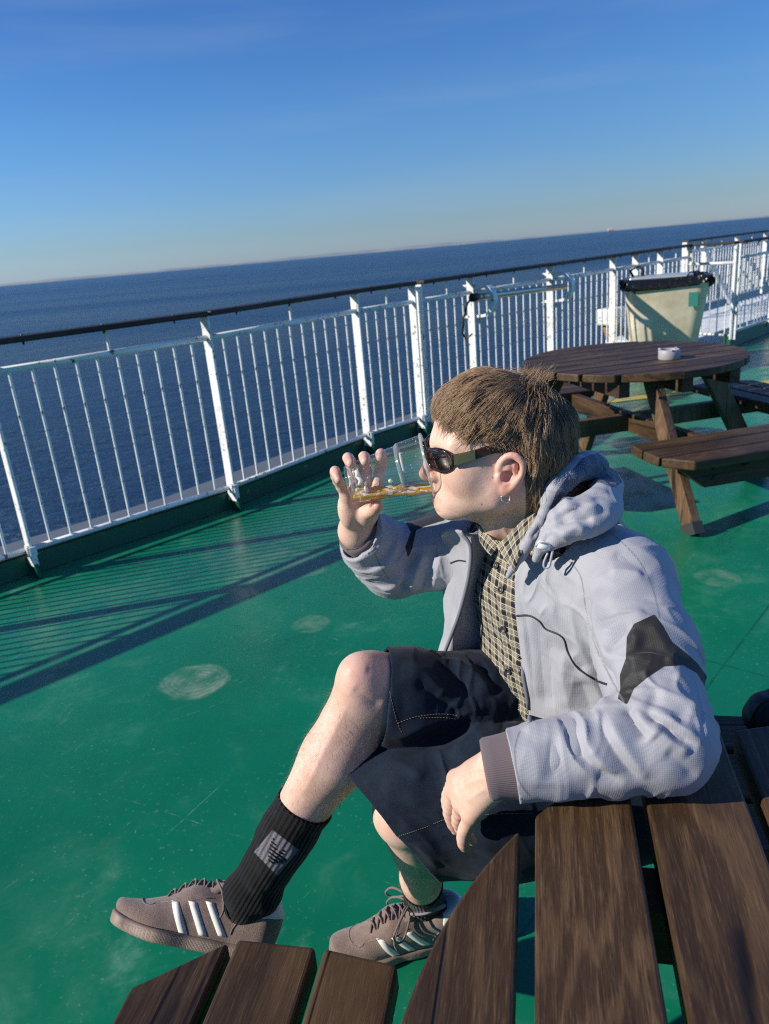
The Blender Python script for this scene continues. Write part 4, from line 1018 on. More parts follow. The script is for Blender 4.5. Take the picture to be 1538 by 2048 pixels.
for _c, _r, _a, _f, _m, _s in ((fa(.25), .13, _fa+np.array([.0, .0, .10]), 62, .0042, 101), (fa(.75), .11, _fa, 50, .0030, 102), (ELL+_ua*.30, .12, _ua+np.array([.12, 0, 0]), 58, .0040, 103), (ELL+_ua*.72, .12, _ua+np.array([.1, .1, .0]), 50, .0026, 104),
                              (PY(1090, 1260, 1.0), .16, SDIR+np.array([0, 0, .15]), 48, .0022, 105), (PY(1190, 1230, .98), .12, np.array([.5, 0, .6]), 55, .0042, 106), (ELR, .15, _rf+_ra*-.3, 55, .0026, 107), (SHR, .15, _ra, 50, .0026, 108), (ELR+_rf*.6, .11, _rf, 52, .0035, 109), (PY(1250, 1090, 1.0), .13, np.array([.3, 0, 1]), 46, .0022, 110)):
    JV = crease(JV, JQ, _c, _r, _a, _f, _m, _s)
JN = normals(JV, JQ); JV = JV + JN*(vnoise(JV, 16, 5)*.0020 + vnoise(JV, 42, 6)*.0009)[:, None]
# keep cloth off the table top
tz = .7415; onT = (np.hypot(JV[:, 0]-T1[0], JV[:, 1]-T1[1]) < TR) & (JV[:, 2] < tz); JV[onT, 2] = tz
jp = projv(JV); JN = normals(JV, JQ); _tq = np.clip((JV-ELL2)@(SHL2-ELL2)/((SHL2-ELL2)@(SHL2-ELL2)), 0, 1); _aq = ELL2+_tq[:, None]*(SHL2-ELL2)
facing = np.where(jp[:, 2] < 1.12, ((JV-_aq)*(CC-_aq)).sum(1)/np.linalg.norm(CC-_aq, axis=1) > -.028, (JN*(CC-JV)).sum(1) > -.3*np.linalg.norm(CC-JV, axis=1))
PATCH = [(1309, 1229), (1325, 1250), (1344, 1284), (1372, 1306), (1396, 1328), (1413, 1352), (1418, 1385), (1394, 1346), (1366, 1330), (1328, 1333), (1295, 1355), (1268, 1377), (1254, 1409), (1236, 1397), (1241, 1377), (1240, 1350), (1252, 1317), (1254, 1273), (1268, 1248)]
PATR = [(812, 1046), (826, 1030), (870, 1016), (890, 1040), (850, 1052), (832, 1060), (824, 1098), (816, 1115), (811, 1094), (822, 1064)]
sdp = np.where(jp[:, 2] < 1.12, inpoly_sd(jp[:, 0], jp[:, 1], PATCH), np.where(JV[:, 1] > 1.2, inpoly_sd(jp[:, 0], jp[:, 1], PATR), 50))
sdp = np.where(facing, sdp, np.maximum(sdp, 6.0))
jtree = bvh(JV, JQ)
SEAMS = [[(1120, 1105), (1160, 1150), (1172, 1220), (1190, 1290), (1216, 1345), (1248, 1405)], [(1130, 1090), (1200, 1060), (1260, 1100), (1300, 1160), (1320, 1235)], [(1040, 1462), (1030, 1500), (1038, 1560), (1060, 1592)], [(735, 1076), (755, 1120), (778, 1160)], [(692, 1050), (720, 1072), (760, 1070)]]
sm = np.full(len(JV), 1.0)
for s in SEAMS:
    t_, _ = trace(jtree, s, 30)
    if len(t_) > 2: sm = np.minimum(sm, polydist(JV, t_)[0])
jacket = to_obj('jacket', JV, JQ, JAC, person, dict(patch=sdp, mesh=np.zeros(len(JV)), seam=sm))
# right front panel, seen partly from inside
RPAN = [[(882, 1070, 1.170), (900, 1060, 1.145), (922, 1066, 1.110), (945, 1066, 1.125), (985, 1070, 1.150)],
        [(884, 1092, 1.220), (912, 1092, 1.165), (941, 1094, 1.100), (953, 1092, 1.110), (992, 1092, 1.150)],
        [(886, 1150, 1.230), (912, 1150, 1.175), (938, 1150, 1.100), (952, 1150, 1.120), (992, 1150, 1.160)],
        [(887, 1215, 1.220), (902, 1218, 1.165), (921, 1220, 1.110), (940, 1220, 1.130), (988, 1220, 1.170)],
        [(886, 1262, 1.180), (894, 1265, 1.155), (905, 1265, 1.120), (932, 1268, 1.140), (990, 1270, 1.170)],
        [(872, 1318, 1.140), (875, 1324, 1.135), (880, 1328, 1.130), (912, 1332, 1.150), (990, 1335, 1.170)]]
rp_ = patch('front_panel', RPAN, JAC, jacket, .004, 40, 40, wr=.002, seed=4)
_m = rp_.data; _pv = np.zeros(len(_m.vertices), F32); _m.attributes['pv'].data.foreach_get('value', _pv)
for a_, v_ in (('patch', 9.0), ('mesh', 0.0), ('seam', 1.0)):
    _m.attributes.new(a_, 'FLOAT', 'POINT').data.foreach_set('value', np.full(len(_pv), v_, F32))
_m.materials.append(LIN)
mi = np.array([1 if (p.vertices[0] % 40) > 20 else 0 for p in _m.polygons], np.int32); _m.polygons.foreach_set('material_index', mi)
def edge_tube(name, pts, r, mat, parent, n=6):
    b = MB(); b.tube([tuple(p) for p in pts], r, n); return b.build(name, mat, parent, True)
edge_tube('zip', resample([PY(*r[2]) + ray(r[2][0], r[2][1])*-.004 for r in RPAN], 40), .0032, ZIPM, jacket)
zt, _ = trace(jtree, [(1011, 1130), (1022, 1190), (1033, 1260), (1044, 1330), (1056, 1400), (1060, 1445)], 30, .001)
edge_tube('zip', zt, .0034, ZIPM, jacket)
pt_, _ = trace(jtree, [(1030, 1232), (1058, 1231), (1080, 1243), (1092, 1258), (1125, 1274), (1136, 1305), (1155, 1335), (1188, 1358), (1214, 1369)], 40, .0003)
edge_tube('piping', pt_, .0016, DSTITCH, jacket)
_rv = np.array([v.co[:] for v in rp_.data.vertices]); _rq = [tuple(p.vertices) for p in rp_.data.polygons]; rtree = BVHTree.FromPolygons([tuple(v) for v in _rv], _rq)
pt_, _ = trace(rtree, [(888, 1132), (902, 1126), (918, 1121), (932, 1123)], 16, .0004)
if len(pt_) > 3: edge_tube('piping', pt_, .0014, DSTITCH, jacket)
# cuffs
def ring_tube(name, path, rads, mat, parent, n=48, flat=1.0):
    pts = np.asarray(path, float); b = MB(); b.tube([tuple(p) for p in pts], list(rads), n, cap=False); o = b.build(name, mat, parent, True)
    k = len(o.data.vertices); ang = np.array([(i % n)*2*math.pi/n for i in range(k)]); o.data.attributes.new('rib', 'FLOAT', 'POINT').data.foreach_set('value', (ang*92).astype(F32)); return o
da = (fa(1)-fa(0)); da /= np.linalg.norm(da)
cu = fa(1.0)
rib = ring_tube('cuff', [cu-da*.015, cu-da*.004, cu+da*.008, cu+da*.020, cu+da*.030, cu+da*.0335, cu+da*.031], [.041, .0405, .0385, .0375, .0370, .0345, .0320], RIB, jacket, 184)
dr = (WRR-ELR); dr /= np.linalg.norm(dr); cr0 = ELR+(WRR-ELR)*.90
ring_tube('cuff', [cr0-dr*.02, cr0-dr*.006, cr0+dr*.004, cr0+dr*.010, cr0+dr*.0115, cr0+dr*.008], [.040, .0405, .040, .0385, .0355, .034], RIB, jacket, 184)
# ---- hood gathered behind the neck
def pc(*l): return [PY(*q) for q in l]
HPR = chain(resample(pc((1072, 1118, .980), (1084, 1090, .978), (1098, 1060, .980), (1112, 1040, .983), (1130, 1018, .985), (1175, 1010, .99), (1207, 995, 1.03), (1213, 975, 1.10), (1195, 962, 1.17), (1150, 965, 1.23), (1090, 985, 1.25), (1030, 1010, 1.24), (985, 1040, 1.19)), 26), np.interp(np.linspace(0, 1, 26), [0, .1, .22, .3, .42, .6, .8, 1], [.006, .012, .018, .021, .024, .026, .025, .018]), .012)
HPR += chain(resample(pc((1095, 1000, 1.03), (1125, 965, 1.03), (1160, 935, 1.06), (1185, 935, 1.11), (1170, 935, 1.17), (1120, 950, 1.21), (1060, 975, 1.215)), 14), np.interp(np.linspace(0, 1, 14), [0, .3, .6, 1], [.013, .021, .026, .018]), .008)
HPR += chain(resample(pc((1016, 1152, 1.006), (1048, 1100, 1.000), (1078, 1050, 1.005), (1098, 1008, 1.025), (1118, 975, 1.055)), 10), [.0035, .0055, .007, .008, .009, .009, .009, .009, .009, .009], .006)
HPR += chain(resample(pc((1105, 1085, .972), (1125, 1066, .966), (1155, 1052, .964), (1195, 1036, .975), (1220, 1008, 1.02)), 10), [.010, .013, .016, .018, .019, .020, .021, .021, .020, .018], .014)
HV, HQ = mesh_sdf(field(HPR), (.02, .92, .84), (.42, 1.33, 1.12), .0024)
HV = folds(HV, HQ, [([(1060, 1080), (1085, 1055), (1105, 1050)], .008, -.006), ([(1110, 1045), (1150, 1035), (1190, 1040)], .007, -.008), ([(1120, 1075), (1150, 1055), (1175, 1065)], .008, .005), ([(1085, 1110), (1090, 1080), (1110, 1065)], .008, -.005),
                    ([(1130, 1000), (1170, 985), (1215, 990)], .008, -.006), ([(1140, 985), (1180, 970), (1220, 965)], .008, .005), ([(1120, 1010), (1160, 1020), (1200, 1010)], .009, .005), ([(1150, 1020), (1180, 1030), (1220, 1020)], .008, -.004)])
for _c, _r, _a, _f, _m, _s in ((PY(1100, 1060, 1.0), .10, np.array([.7, 0, .6]), 60, .0020, 121), (PY(1180, 1010, 1.0), .10, np.array([.3, 0, 1.0]), 58, .0022, 122), (PY(1200, 960, 1.06), .10, np.array([1, 0, .4]), 58, .0018, 123), (PY(1060, 1000, 1.2), .12, np.array([1, 0, .2]), 50, .0035, 124)):
    HV = crease(HV, HQ, _c, _r, _a, _f, _m, _s)
HN = normals(HV, HQ); HV = HV + HN*(vnoise(HV, 30, 8)*.0012+vnoise(HV, 70, 9)*.0006)[:, None]
hp = projv(HV)
LINP = [(1098, 1022), (1112, 985), (1140, 945), (1165, 915), (1195, 905), (1230, 935), (1245, 965), (1225, 975), (1200, 965), (1165, 972), (1125, 1000)]
hood = to_obj('hood', HV, HQ, JAC, jacket, dict(patch=np.full(len(HV), 9.), mesh=np.clip(.5-inpoly_sd(hp[:, 0], hp[:, 1], LINP)/8, 0, 1), seam=np.ones(len(HV))))
# hood toggle and cord
htree = bvh(HV, HQ)
q0, n0 = hit(htree, 1093, 1090)
if q0 is not None:
    q0 = q0+n0*.006; b = MB(); dv = (PY(1104, 1094, 0.955)-PY(1088, 1090, .955)); dv /= np.linalg.norm(dv)
    b.tube([q0-dv*.009, q0-dv*.0085, q0+dv*.007, q0+dv*.0095], [.003, .0058, .0058, .0035], 14); b.build('toggle', simple('white_plastic', (.75, .76, .78), .3), hood, True)
    cpts = [q0-dv*.012+np.array([0, 0, -.004]), q0+np.array([-.004, -.004, .006]), q0+dv*.012+np.array([0, -.002, 0]), q0+dv*.010+np.array([0, -.003, -.016]), q0+dv*.007+np.array([0, -.002, -.030]), q0+dv*.001+np.array([0, 0, -.034]), q0-dv*.0+np.array([0, .001, -.027]), q0+dv*.006+np.array([0, 0, -.010])]
    edge_tube('cord', resample(cpts, 24), .0017, simple('grey_cord', (.38, .39, .43), .6), hood)
# ---- denim shorts
thR = lambda t: KR+(HIPR-KR)*t
SR = [(thR(.0)+[-.035, .0, -.012], .069, .070, (.2, .9, .3)), (thR(.10)+[0, 0, -.012], .072, .073, (.2, .9, .3)), (thR(.4)+[0, 0, -.008], .080, .086, (.2, .9, .3)), (thR(.75), .10, .095, (.2, .9, .3)), (thR(1.0)+[.03, -.02, .0], .12, .105, (.2, .9, .3))]
LKc = P(785, 1640, 1.225); LHc = np.array([.36, .985, .53])
thL = lambda t: LKc+(LHc-LKc)*t
dl = (LKc-LHc); dl /= np.linalg.norm(dl)
SLs = [(LKc+dl*.09+[0, .03, .0], .080, .100, (0, 1, 0)), (thL(.12)+[0, .02, 0], .088, .112, (0, 1, 0)), (thL(.45)+[0, 0, .012], .095, .126, (0, 1, 0)), (thL(.8), .098, .118, (0, 1, 0)), (thL(1.05), .11, .11, (0, 1, 0))]
FR_, FL_ = field(etube(SR, .02)), field(etube(SLs, .02)); FP_ = field([ell([.365, 1.065, .56], [.13, .175, .115], None, .03)])
hR_p, hR_n = PY(766, 1392, 1.07), np.array([-.86, -.05, .20])
nL = P(690, 1590, 1.2)
hA, hB, hC = P(716, 1572, 1.245), P(868, 1752, 1.215), P(778, 1652, 1.13)
hL_n = np.cross(hB-hA, hC-hA); hL_n /= np.linalg.norm(hL_n); hL_n = hL_n if hL_n@(LKc-LHc) > 0 else -hL_n
hL_p = (hA+hB)/2
def FS_(p):
    a = smin(FR_(p), FP_(p), .04); b = FL_(p)
    a = np.maximum(a, -(a+.006)); b = np.maximum(b, -(b+.006))
    q = p-hR_p.astype(F32); r = np.maximum(-(q@(hR_n/np.linalg.norm(hR_n)).astype(F32)), np.sqrt((q*q).sum(1))-.14); a = np.maximum(a, -r)
    q = p-hL_p.astype(F32); r = np.maximum(-(q@hL_n.astype(F32)), np.sqrt((q*q).sum(1))-.17); b = np.maximum(b, -r)
    return smin(a, b, .006)
DV, DQ = mesh_sdf(FS_, (-.16, .80, .34), (.55, 1.30, .84), .003)
DV = folds(DV, DQ, [([(800, 1330), (850, 1350), (900, 1400), (950, 1420)], .012, .006), ([(870, 1325), (910, 1350), (950, 1400)], .010, -.006), ([(900, 1320), (950, 1345), (985, 1390)], .011, .006), ([(830, 1360), (880, 1400), (930, 1430)], .010, -.005), ([(950, 1325), (975, 1350), (1000, 1395)], .010, -.005),
                    ([(780, 1480), (850, 1450), (920, 1430), (985, 1410)], .012, .007), ([(800, 1520), (880, 1480), (960, 1450)], .014, -.005), ([(770, 1520), (810, 1530), (850, 1560)], .010, .004), ([(905, 1520), (920, 1490), (960, 1450), (1000, 1430)], .012, .005), ([(760, 1560), (830, 1600), (900, 1640)], .016, .004),
                    ([(770, 1610), (850, 1640), (930, 1650)], .016, -.004), ([(830, 1690), (900, 1700), (1000, 1690)], .016, .004), ([(1000, 1480), (1010, 1440), (1040, 1410)], .012, -.006), ([(800, 1640), (850, 1700), (880, 1740)], .012, .004)])
for _c, _r, _a, _f, _m, _s in ((PY(880, 1360, 1.05), .15, HIPR-KR, 42, .0028, 131), (PY(980, 1380, 1.05), .12, HIPR-KR, 50, .0032, 132), (P(860, 1600, 1.1), .16, np.array([.6, 0, .8]), 36, .0045, 133), (P(1000, 1560, 1.08), .15, np.array([1, 0, .3]), 36, .0045, 134)):
    DV = crease(DV, DQ, _c, _r, _a, _f, _m, _s)
DN = normals(DV, DQ); DV = DV + DN*(vnoise(DV, 18, 11)*.0020+vnoise(DV, 48, 12)*.0008)[:, None]
shorts = to_obj('shorts', DV, DQ, DENIM, person)
dtree = bvh(DV, DQ)
def stitches(pix, dash=.0032, gap=.0016, r=.00042, name='stitching'):
    pts, nn = trace(dtree, pix, 90, .0006)
    if len(pts) < 4: return
    jumps = np.linalg.norm(np.diff(pts, axis=0), axis=1); b = MB(); s = np.r_[0, np.cumsum(jumps)]; x = 0
    while x < s[-1]-dash:
        a = np.array([np.interp(x, s, pts[:, k]) for k in range(3)]); c = np.array([np.interp(x+dash, s, pts[:, k]) for k in range(3)])
        if np.linalg.norm(c-a) < dash*1.5: b.tube([a, c], r, 4)
        x += dash+gap
    if b.v: b.build(name, STITCH, shorts, True)
stitches([(759, 1316), (772, 1350), (783, 1400), (793, 1440), (806, 1470)])
stitches([(796, 1446), (830, 1434), (880, 1428), (920, 1432)]); stitches([(840, 1436), (880, 1435), (915, 1438)])
stitches([(716, 1580), (735, 1625), (770, 1680), (805, 1720), (845, 1745)], r=.0004)
stitches([(798, 1672), (850, 1655), (900, 1636), (990, 1628), (1066, 1626)], .0026, .001, .0004)
# ================================================================== hair
def scalp_hair():
    rs = np.random.RandomState(11)
    n0 = normals(BV, BQ)
    m = (hm > .0015) & (np.linalg.norm(HL-np.array([-.02, 0, .04]), axis=1) < .135) & (HL[:, 2] > -.062) & ~((np.abs(HL[:, 1]) > .066) & (HL[:, 0] > -.034) & (HL[:, 2] < .036))
    idx = np.where(m)[0]
    NG, NS = 2200, 42000
    W = np.array([-.062, .006, .118])
    def grow(L, Nn, rsd, lift=1.0):
        """strands in head-local space, hugging the skull at a chosen height"""
        k = len(L); f, l, u = L.T; al = np.abs(l)
        side = np.clip((al-.035)/.03, 0, 1)*np.clip((.095-u)/.05, 0, 1); back = np.clip((-f-.035)/.04, 0, 1)
        fadeF = np.clip((u-.040)/.030, 0.0, 1)*np.clip((u-.038)/.02, .15, 1)
        ln = .062 + .010*rsd.rand(k)
        ln = np.where(f > .045, .036+.012*rsd.rand(k), ln)
        ln *= np.where(side > .3, np.clip(.25+.75*fadeF + back*1.0, .22, 1.0), 1)
        ln = np.where(back > .3, ln*np.clip(.95+.25*(u < .03), 0, 1.3), ln)
        hgt = (.003+.012*rsd.rand(k)+.008*np.clip(vnoise(L, 90, 34)+.4, 0, 1))*np.clip(.25+1.0*np.clip((u-.03)/.05, 0, 1)+.55*back, .22, 1.15)*np.interp(f, [.0, .045, .075], [1.0, .75, .35])*np.where((al > .045) & (f > -.045), np.interp(u, [.05, .08, .108], [.06, .45, 1.0]), 1.0)*lift
        p = L.copy(); pts = [p.copy()]; NSEG = 7
        away = L-W; away /= np.maximum(np.linalg.norm(away, axis=1), .012)[:, None]
        top = np.clip((u-.085)/.03, 0, 1)
        d = away*1.0 + np.stack([.55*top+.25*(1-back)*(1-side) - .75*side - .15*back, .10*np.sign(l)*side, -.55*side-.75*back-.25*(f > .05)], -1)
        nz = np.stack([vnoise(L, 60, 31), vnoise(L, 60, 32), vnoise(L, 60, 33)], -1); d = d + nz*1.25 + rsd.randn(k, 3)*.16
        dirv = Nn*.8 + d
        for s in range(NSEG):
            t = (s+1)/NSEG
            w = np.stack([HO[0]-p[:, 0], HO[1]-p[:, 1], HO[2]+p[:, 2]], -1)
            e = .003; f0 = BASE(w.astype(F32)).astype(float)
            g = np.stack([BASE((w+np.eye(3)[i]*e).astype(F32))-f0 for i in range(3)], -1)/e; g /= np.maximum(np.linalg.norm(g, axis=1), .3)[:, None]
            g = g*np.array([-1, -1, 1])
            tang = d - g*(d*g).sum(1)[:, None]; tang /= np.maximum(np.linalg.norm(tang, axis=1), 1e-6)[:, None]
            step = tang*(ln/NSEG)[:, None]; p = p+step
            tgt = hgt*np.sin(min(1, t*1.25)*math.pi/2)*(1-.35*t*t)+.0012
            fade = np.clip(f0, -.01, .03); p = p + g*((tgt-fade)*.75)[:, None]
            d = d + np.stack([np.zeros(k), np.zeros(k), -.16*np.ones(k)], -1)
            pts.append(p.copy())
        return np.stack(pts, 1), hgt                                   # k x 8 x 3
    gi = rs.choice(idx, NG); G, _ = grow(HL[gi], n0[gi]*np.array([-1, -1, 1]), rs)
    si = rs.choice(idx, NS); L = HL[si]+rs.randn(NS, 3)*.0006; S, HG = grow(L, n0[si]*np.array([-1, -1, 1]), rs)
    best = np.zeros(NS, int)
    for a in range(0, NS, 2000):
        dd = ((L[a:a+2000, None]-HL[gi][None])**2).sum(2); best[a:a+2000] = dd.argmin(1)
    t = np.linspace(0, 1, S.shape[1])[None, :, None]; off = (L-HL[gi][best])[:, None]
    cl = (.15+.75*rs.rand(NS))[:, None, None]*np.clip(t*1.4, 0, 1)
    S = S*(1-cl) + cl*(G[best]+off*(1-.72*t))
    wv = rs.uniform(0, 6.28, (NS, 1, 1)); wd = rs.randn(NS, 1, 3); S = S + wd*np.sin(t*rs.uniform(2, 6, (NS, 1, 1))+wv)*.0009*t
    # trim to the cut: fringe across the forehead, faded temples, round the ear, long at the nape
    f, l, u = S[..., 0], np.abs(S[..., 1]), S[..., 2]
    jag = .020*vnoise(L, 85, 41)+.008*rs.randn(NS)
    cut = np.interp(f, [-.2, -.050, -.036, -.026, -.010, .010, .030, .050, .07, .1], [-.078, -.072, -.01, .048, .056, .063, .068, .071, .079, .090]) + jag[:, None]*np.where(f < -.03, 1.0, np.where(f > .035, 1.15, .6))
    cut = cut + np.clip(HG-.003, 0, .02)[:, None]*np.where(f > -.03, 1.9, .0)
    out = (u < cut) | (f > .0925+.3*jag[:, None])
    out[:, 0] = False
    first = np.where(out.any(1), out.argmax(1), S.shape[1]-1).astype(float); keep = first > .5
    lim = np.where(out.any(1), np.maximum(first-.5, .6), first)
    q_ = np.linspace(0, 1, S.shape[1])[None]*lim[:, None]; i0 = np.minimum(q_.astype(int), S.shape[1]-2); fr_ = (q_-i0)[..., None]
    S = np.take_along_axis(S, i0[..., None].repeat(3, 2), 1)*(1-fr_) + np.take_along_axis(S, (i0+1)[..., None].repeat(3, 2), 1)*fr_
    # clipped short hair that softens the fringe edge, temples and sideburns
    m2 = (hm > -.011) & (hm < .010) & (HL[:, 0] > -.05) & (HL[:, 0] < .088) & (HL[:, 2] > .012) & (np.abs(HL[:, 1]) < .0765); i2 = rs.choice(np.where(m2)[0], 7000)
    i2 = i2[rs.rand(len(i2)) < np.clip(.5+hm[i2]/.018, .06, 1)]; r2 = HL[i2]+rs.randn(len(i2), 3)*.0006; k2 = n0[i2]*np.array([-1, -1, 1]); d2_ = k2*.30+np.stack([-.45-.0*r2[:, 0], 0*r2[:, 1], -.8+0*r2[:, 2]], -1)+rs.randn(len(i2), 3)*.22
    d2_ /= np.linalg.norm(d2_, axis=1)[:, None]; l2_ = (rs.uniform(.003, .007, len(i2))+.005*np.clip(hm[i2]/.01, 0, 1))[:, None]
    S = np.concatenate([S, np.stack([r2+d2_*l2_*q+k2*.0004 for q in np.linspace(0, 1, S.shape[1])], 1)])
    # a tuft that stands up at the crown, loose flyaways
    T = []
    for k in range(150):
        r0 = W+np.array([rs.uniform(-.020, .026), rs.uniform(-.032, .032), 0]); r0[2] = .117-.25*abs(r0[1])-.2*abs(r0[0]-W[0])
        a = np.array([rs.uniform(-.55, .30), rs.uniform(-.4, .4), 1.0]); ln = rs.uniform(.018, .046); c = np.array([rs.uniform(-.6, .1), rs.uniform(-.3, .3), -.3])
        T.append([r0+a*ln*q+c*ln*q*q*.7 for q in np.linspace(0, 1, S.shape[1])])
    fi = rs.choice(NS, 420); FL = S[fi].copy(); tt = np.linspace(0, 1, S.shape[1])[None, :, None]; c0_ = np.array([-.02, 0, .04])
    outw = FL[:, :1]-c0_; outw /= np.linalg.norm(outw, axis=2, keepdims=True); FL = FL + (outw*.75+rs.randn(420, 1, 3)*.45)*tt**1.6*rs.uniform(.004, .017, (420, 1, 1))
    FL[(FL[:, -1, 0] > .03) & (FL[:, -1, 2] < .08)] = S[fi][(FL[:, -1, 0] > .03) & (FL[:, -1, 2] < .08)]
    S = np.concatenate([S, FL, np.array(T)])
    Wd = np.stack([HO[0]-S[..., 0], HO[1]-S[..., 1], HO[2]+S[..., 2]], -1)
    k, n = Wd.shape[:2]; tan = np.gradient(Wd, axis=1); tan /= np.maximum(np.linalg.norm(tan, axis=2), 1e-9)[..., None]
    ref = np.array([.3, .5, .8]); a = np.cross(tan, ref); a /= np.maximum(np.linalg.norm(a, axis=2), 1e-6)[..., None]; b = np.cross(tan, a)
    r = (np.array([.00034, .00036, .00035, .00032, .00028, .00023, .00016, .00006])[None, :]*(.7+.6*rs.rand(k))[:, None])[..., None]
    ring = np.stack([Wd+r*(a*math.cos(q)+b*math.sin(q)) for q in (0, 2.094, 4.189)], 2)   # k n 3 3
    V = ring.reshape(-1, 3); base = (np.arange(k)*n*3)[:, None, None] + (np.arange(n-1)*3)[None, :, None]
    Q = np.stack([base+j for j in range(3)], -1).reshape(k, n-1, 3)
    q = np.stack([Q, np.roll(Q, -1, 2), np.roll(Q, -1, 2)+3, Q+3], -1).reshape(-1, 4)
    hr = np.repeat(rs.rand(k), n*3); ht = np.tile(np.repeat(np.linspace(0, 1, n), 3), k)
    m = NM('brown_hair'); col = m.mix(m.attr('hr'), (.115, .065, .034), (.420, .268, .152)); col = m.mix(m.mr(m.attr('ht'), .5, 1, 0, .55), col, (.50, .35, .21))
    m.set(color=col, rough=.42, spec=.55, sheen=.0)
    return to_obj('hair', V, q, m.m, person, dict(hr=hr, ht=ht))
scalp_hair()
# ================================================================== sunglasses
TORT = NM('dark_tortoise_acetate'); TORT.set(color=TORT.mix(TORT.mr(TORT.noise(TORT.coord('Object'), 90, 4), .45, .65), (.010, .006, .006), (.055, .010, .008)), rough=.10, coat=.6); TORT = TORT.m
def mat_thin(name, tint, refl=1.0, rough=.03, haze=0.0):
    m = NM(name); tr = m.n('BsdfTransparent'); gl = m.n('BsdfGlossy'); ms = m.n('MixShader')
    tr.inputs[0].default_value = (*tint, 1); gl.inputs['Roughness'].default_value = rough
    lw = m.n('LayerWeight'); lw.inputs[0].default_value = .5
    m.L(m.math('ADD', m.math('MULTIPLY', m.math('POWER', lw.outputs['Facing'], 4.0), .55*refl), .045*refl), ms.inputs[0]); m.L(tr.outputs[0], ms.inputs[1])
    if haze:
        m4 = m.n('MixShader'); m4.inputs[0].default_value = haze; t5 = m.n('BsdfTranslucent'); t5.inputs[0].default_value = (.85, .87, .88, 1); d5 = m.n('BsdfDiffuse'); d5.inputs[0].default_value = (.85, .87, .88, 1); m5 = m.n('MixShader')
        m.L(d5.outputs[0], m5.inputs[1]); m.L(t5.outputs[0], m5.inputs[2]); m.L(tr.outputs[0], m4.inputs[1]); m.L(m5.outputs[0], m4.inputs[2]); m.L(m4.outputs[0], ms.inputs[1])
    m.L(gl.outputs[0], ms.inputs[2]); m.L(ms.outputs[0], m.out.inputs[0])
    return m
LENS = mat_thin('brown_tinted_lens', (.16, .055, .055), 1.5, .02).m
specs = empty('sunglasses', HP(.09, 0, .03)); specs.parent = person
def toS(pts): return [tuple(np.array(p)-np.array(HP(.09, 0, .03))) for p in pts]
def lens_pt(s, v, sg, push=0.0):                                       # s 0 (nose) .. 1 (temple), v -1..1
    f = .1015 - .004*s - .030*s*s - .004*v*v - .003*(1-v)*.5; l = .011+.055*s - .004*s*s
    return HP(f+push, sg*l, (.0225 if sg > 0 else .0260) + .0180*v + .003*s)
for sg in (1, -1):
    n_ = 40; out = []
    for k in range(n_):
        a = 2*math.pi*k/n_; c, s_ = math.cos(a), math.sin(a); e = .72
        cx, cy = np.sign(c)*abs(c)**e, np.sign(s_)*abs(s_)**e
        out.append((.5+.47*cx*(1-.10*(cy < 0)), .92*cy*(1 if cx > 0 else .92)))
    rim = [lens_pt(a, b_, sg) for a, b_ in out]
    b = MB(); b.tube(toS(rim), [.0033 for q in out], 10, closed=True); fr_ = b.build('frame', TORT, specs, True)
    vs = []; fs = []; R = 6
    for j in range(R+1):
        for q in out: vs.append(lens_pt(.5+(q[0]-.5)*j/R, q[1]*j/R, sg, .0012*(1-(j/R)**2)))
    for j in range(R): fs += [(j*n_+k, j*n_+(k+1) % n_, (j+1)*n_+(k+1) % n_, (j+1)*n_+k) for k in range(n_)]
    link_mesh('lens', toS(vs), fs, LENS, specs, True)
    tp = [(.070, .0640, .0295), (.060, .0668, .0310), (.040, .0705, .0355), (.015, .0735, .0425), (-.006, .0745, .0425), (-.020, .0730, .0360), (-.030, .0700, .022), (-.034, .067, .008)]
    R_t = resample([HP(f, sg*l, u) for f, l, u in tp], 26); th = np.interp(np.linspace(0, 1, 26), [0, .1, .4, .75, 1], [.0085, .0080, .0068, .0050, .0035])
    vs = []; fs = []
    for i, q in enumerate(R_t):
        for dy, dz in ((-1, -1), (-1, 1), (1, 1), (1, -1)): vs.append((q[0], q[1]+dy*.0017, q[2]+dz*th[i]))
    for i in range(25): fs += [(4*i+k, 4*i+(k+1) % 4, 4*i+4+(k+1) % 4, 4*i+4+k) for k in range(4)]
    fs += [(3, 2, 1, 0), (100, 101, 102, 103)]
    t_ = link_mesh('temple', toS(vs), fs, TORT, specs); bevel(t_, .0008)
    if sg == 1:
        vs = []; fs = []
        for i in range(1, 8):
            q = R_t[i]
            for dz in (-1, 1): vs += [(q[0], q[1]-.0019, q[2]+dz*th[i]*.93), (q[0], q[1]-.0026, q[2]+dz*th[i]*.9)]
        for i in range(6): o = 4*i; fs += [(o+1, o+3, o+7, o+5), (o, o+1, o+5, o+4), (o+2, o+6, o+7, o+3)]
        fs += [(0, 2, 3, 1), (24, 25, 27, 26)]
        link_mesh('plate', toS(vs), fs, simple('brushed_gold', (.36, .29, .16), .35, metal=.85), t_)
b = MB(); b.tube(toS([lens_pt(.04, .35, 1), HP(.1045, .004, .043), HP(.1045, -.004, .043), lens_pt(.04, .35, -1)]), .0028, 8); b.build('bridge', TORT, specs, True)
# hoop earring through the lobe
b = MB(); lc = np.array(HP(-.0045, .0735, -.0315)); b.tube([lc+np.array([math.cos(a)*.0062, math.sin(a)*.002, math.sin(a)*.0066]) for a in np.linspace(0, 2*math.pi, 25)[:-1]], .0009, 8, closed=True)
b.build('earring', simple('silver', (.85, .85, .86), .15, metal=1.0), person, True)
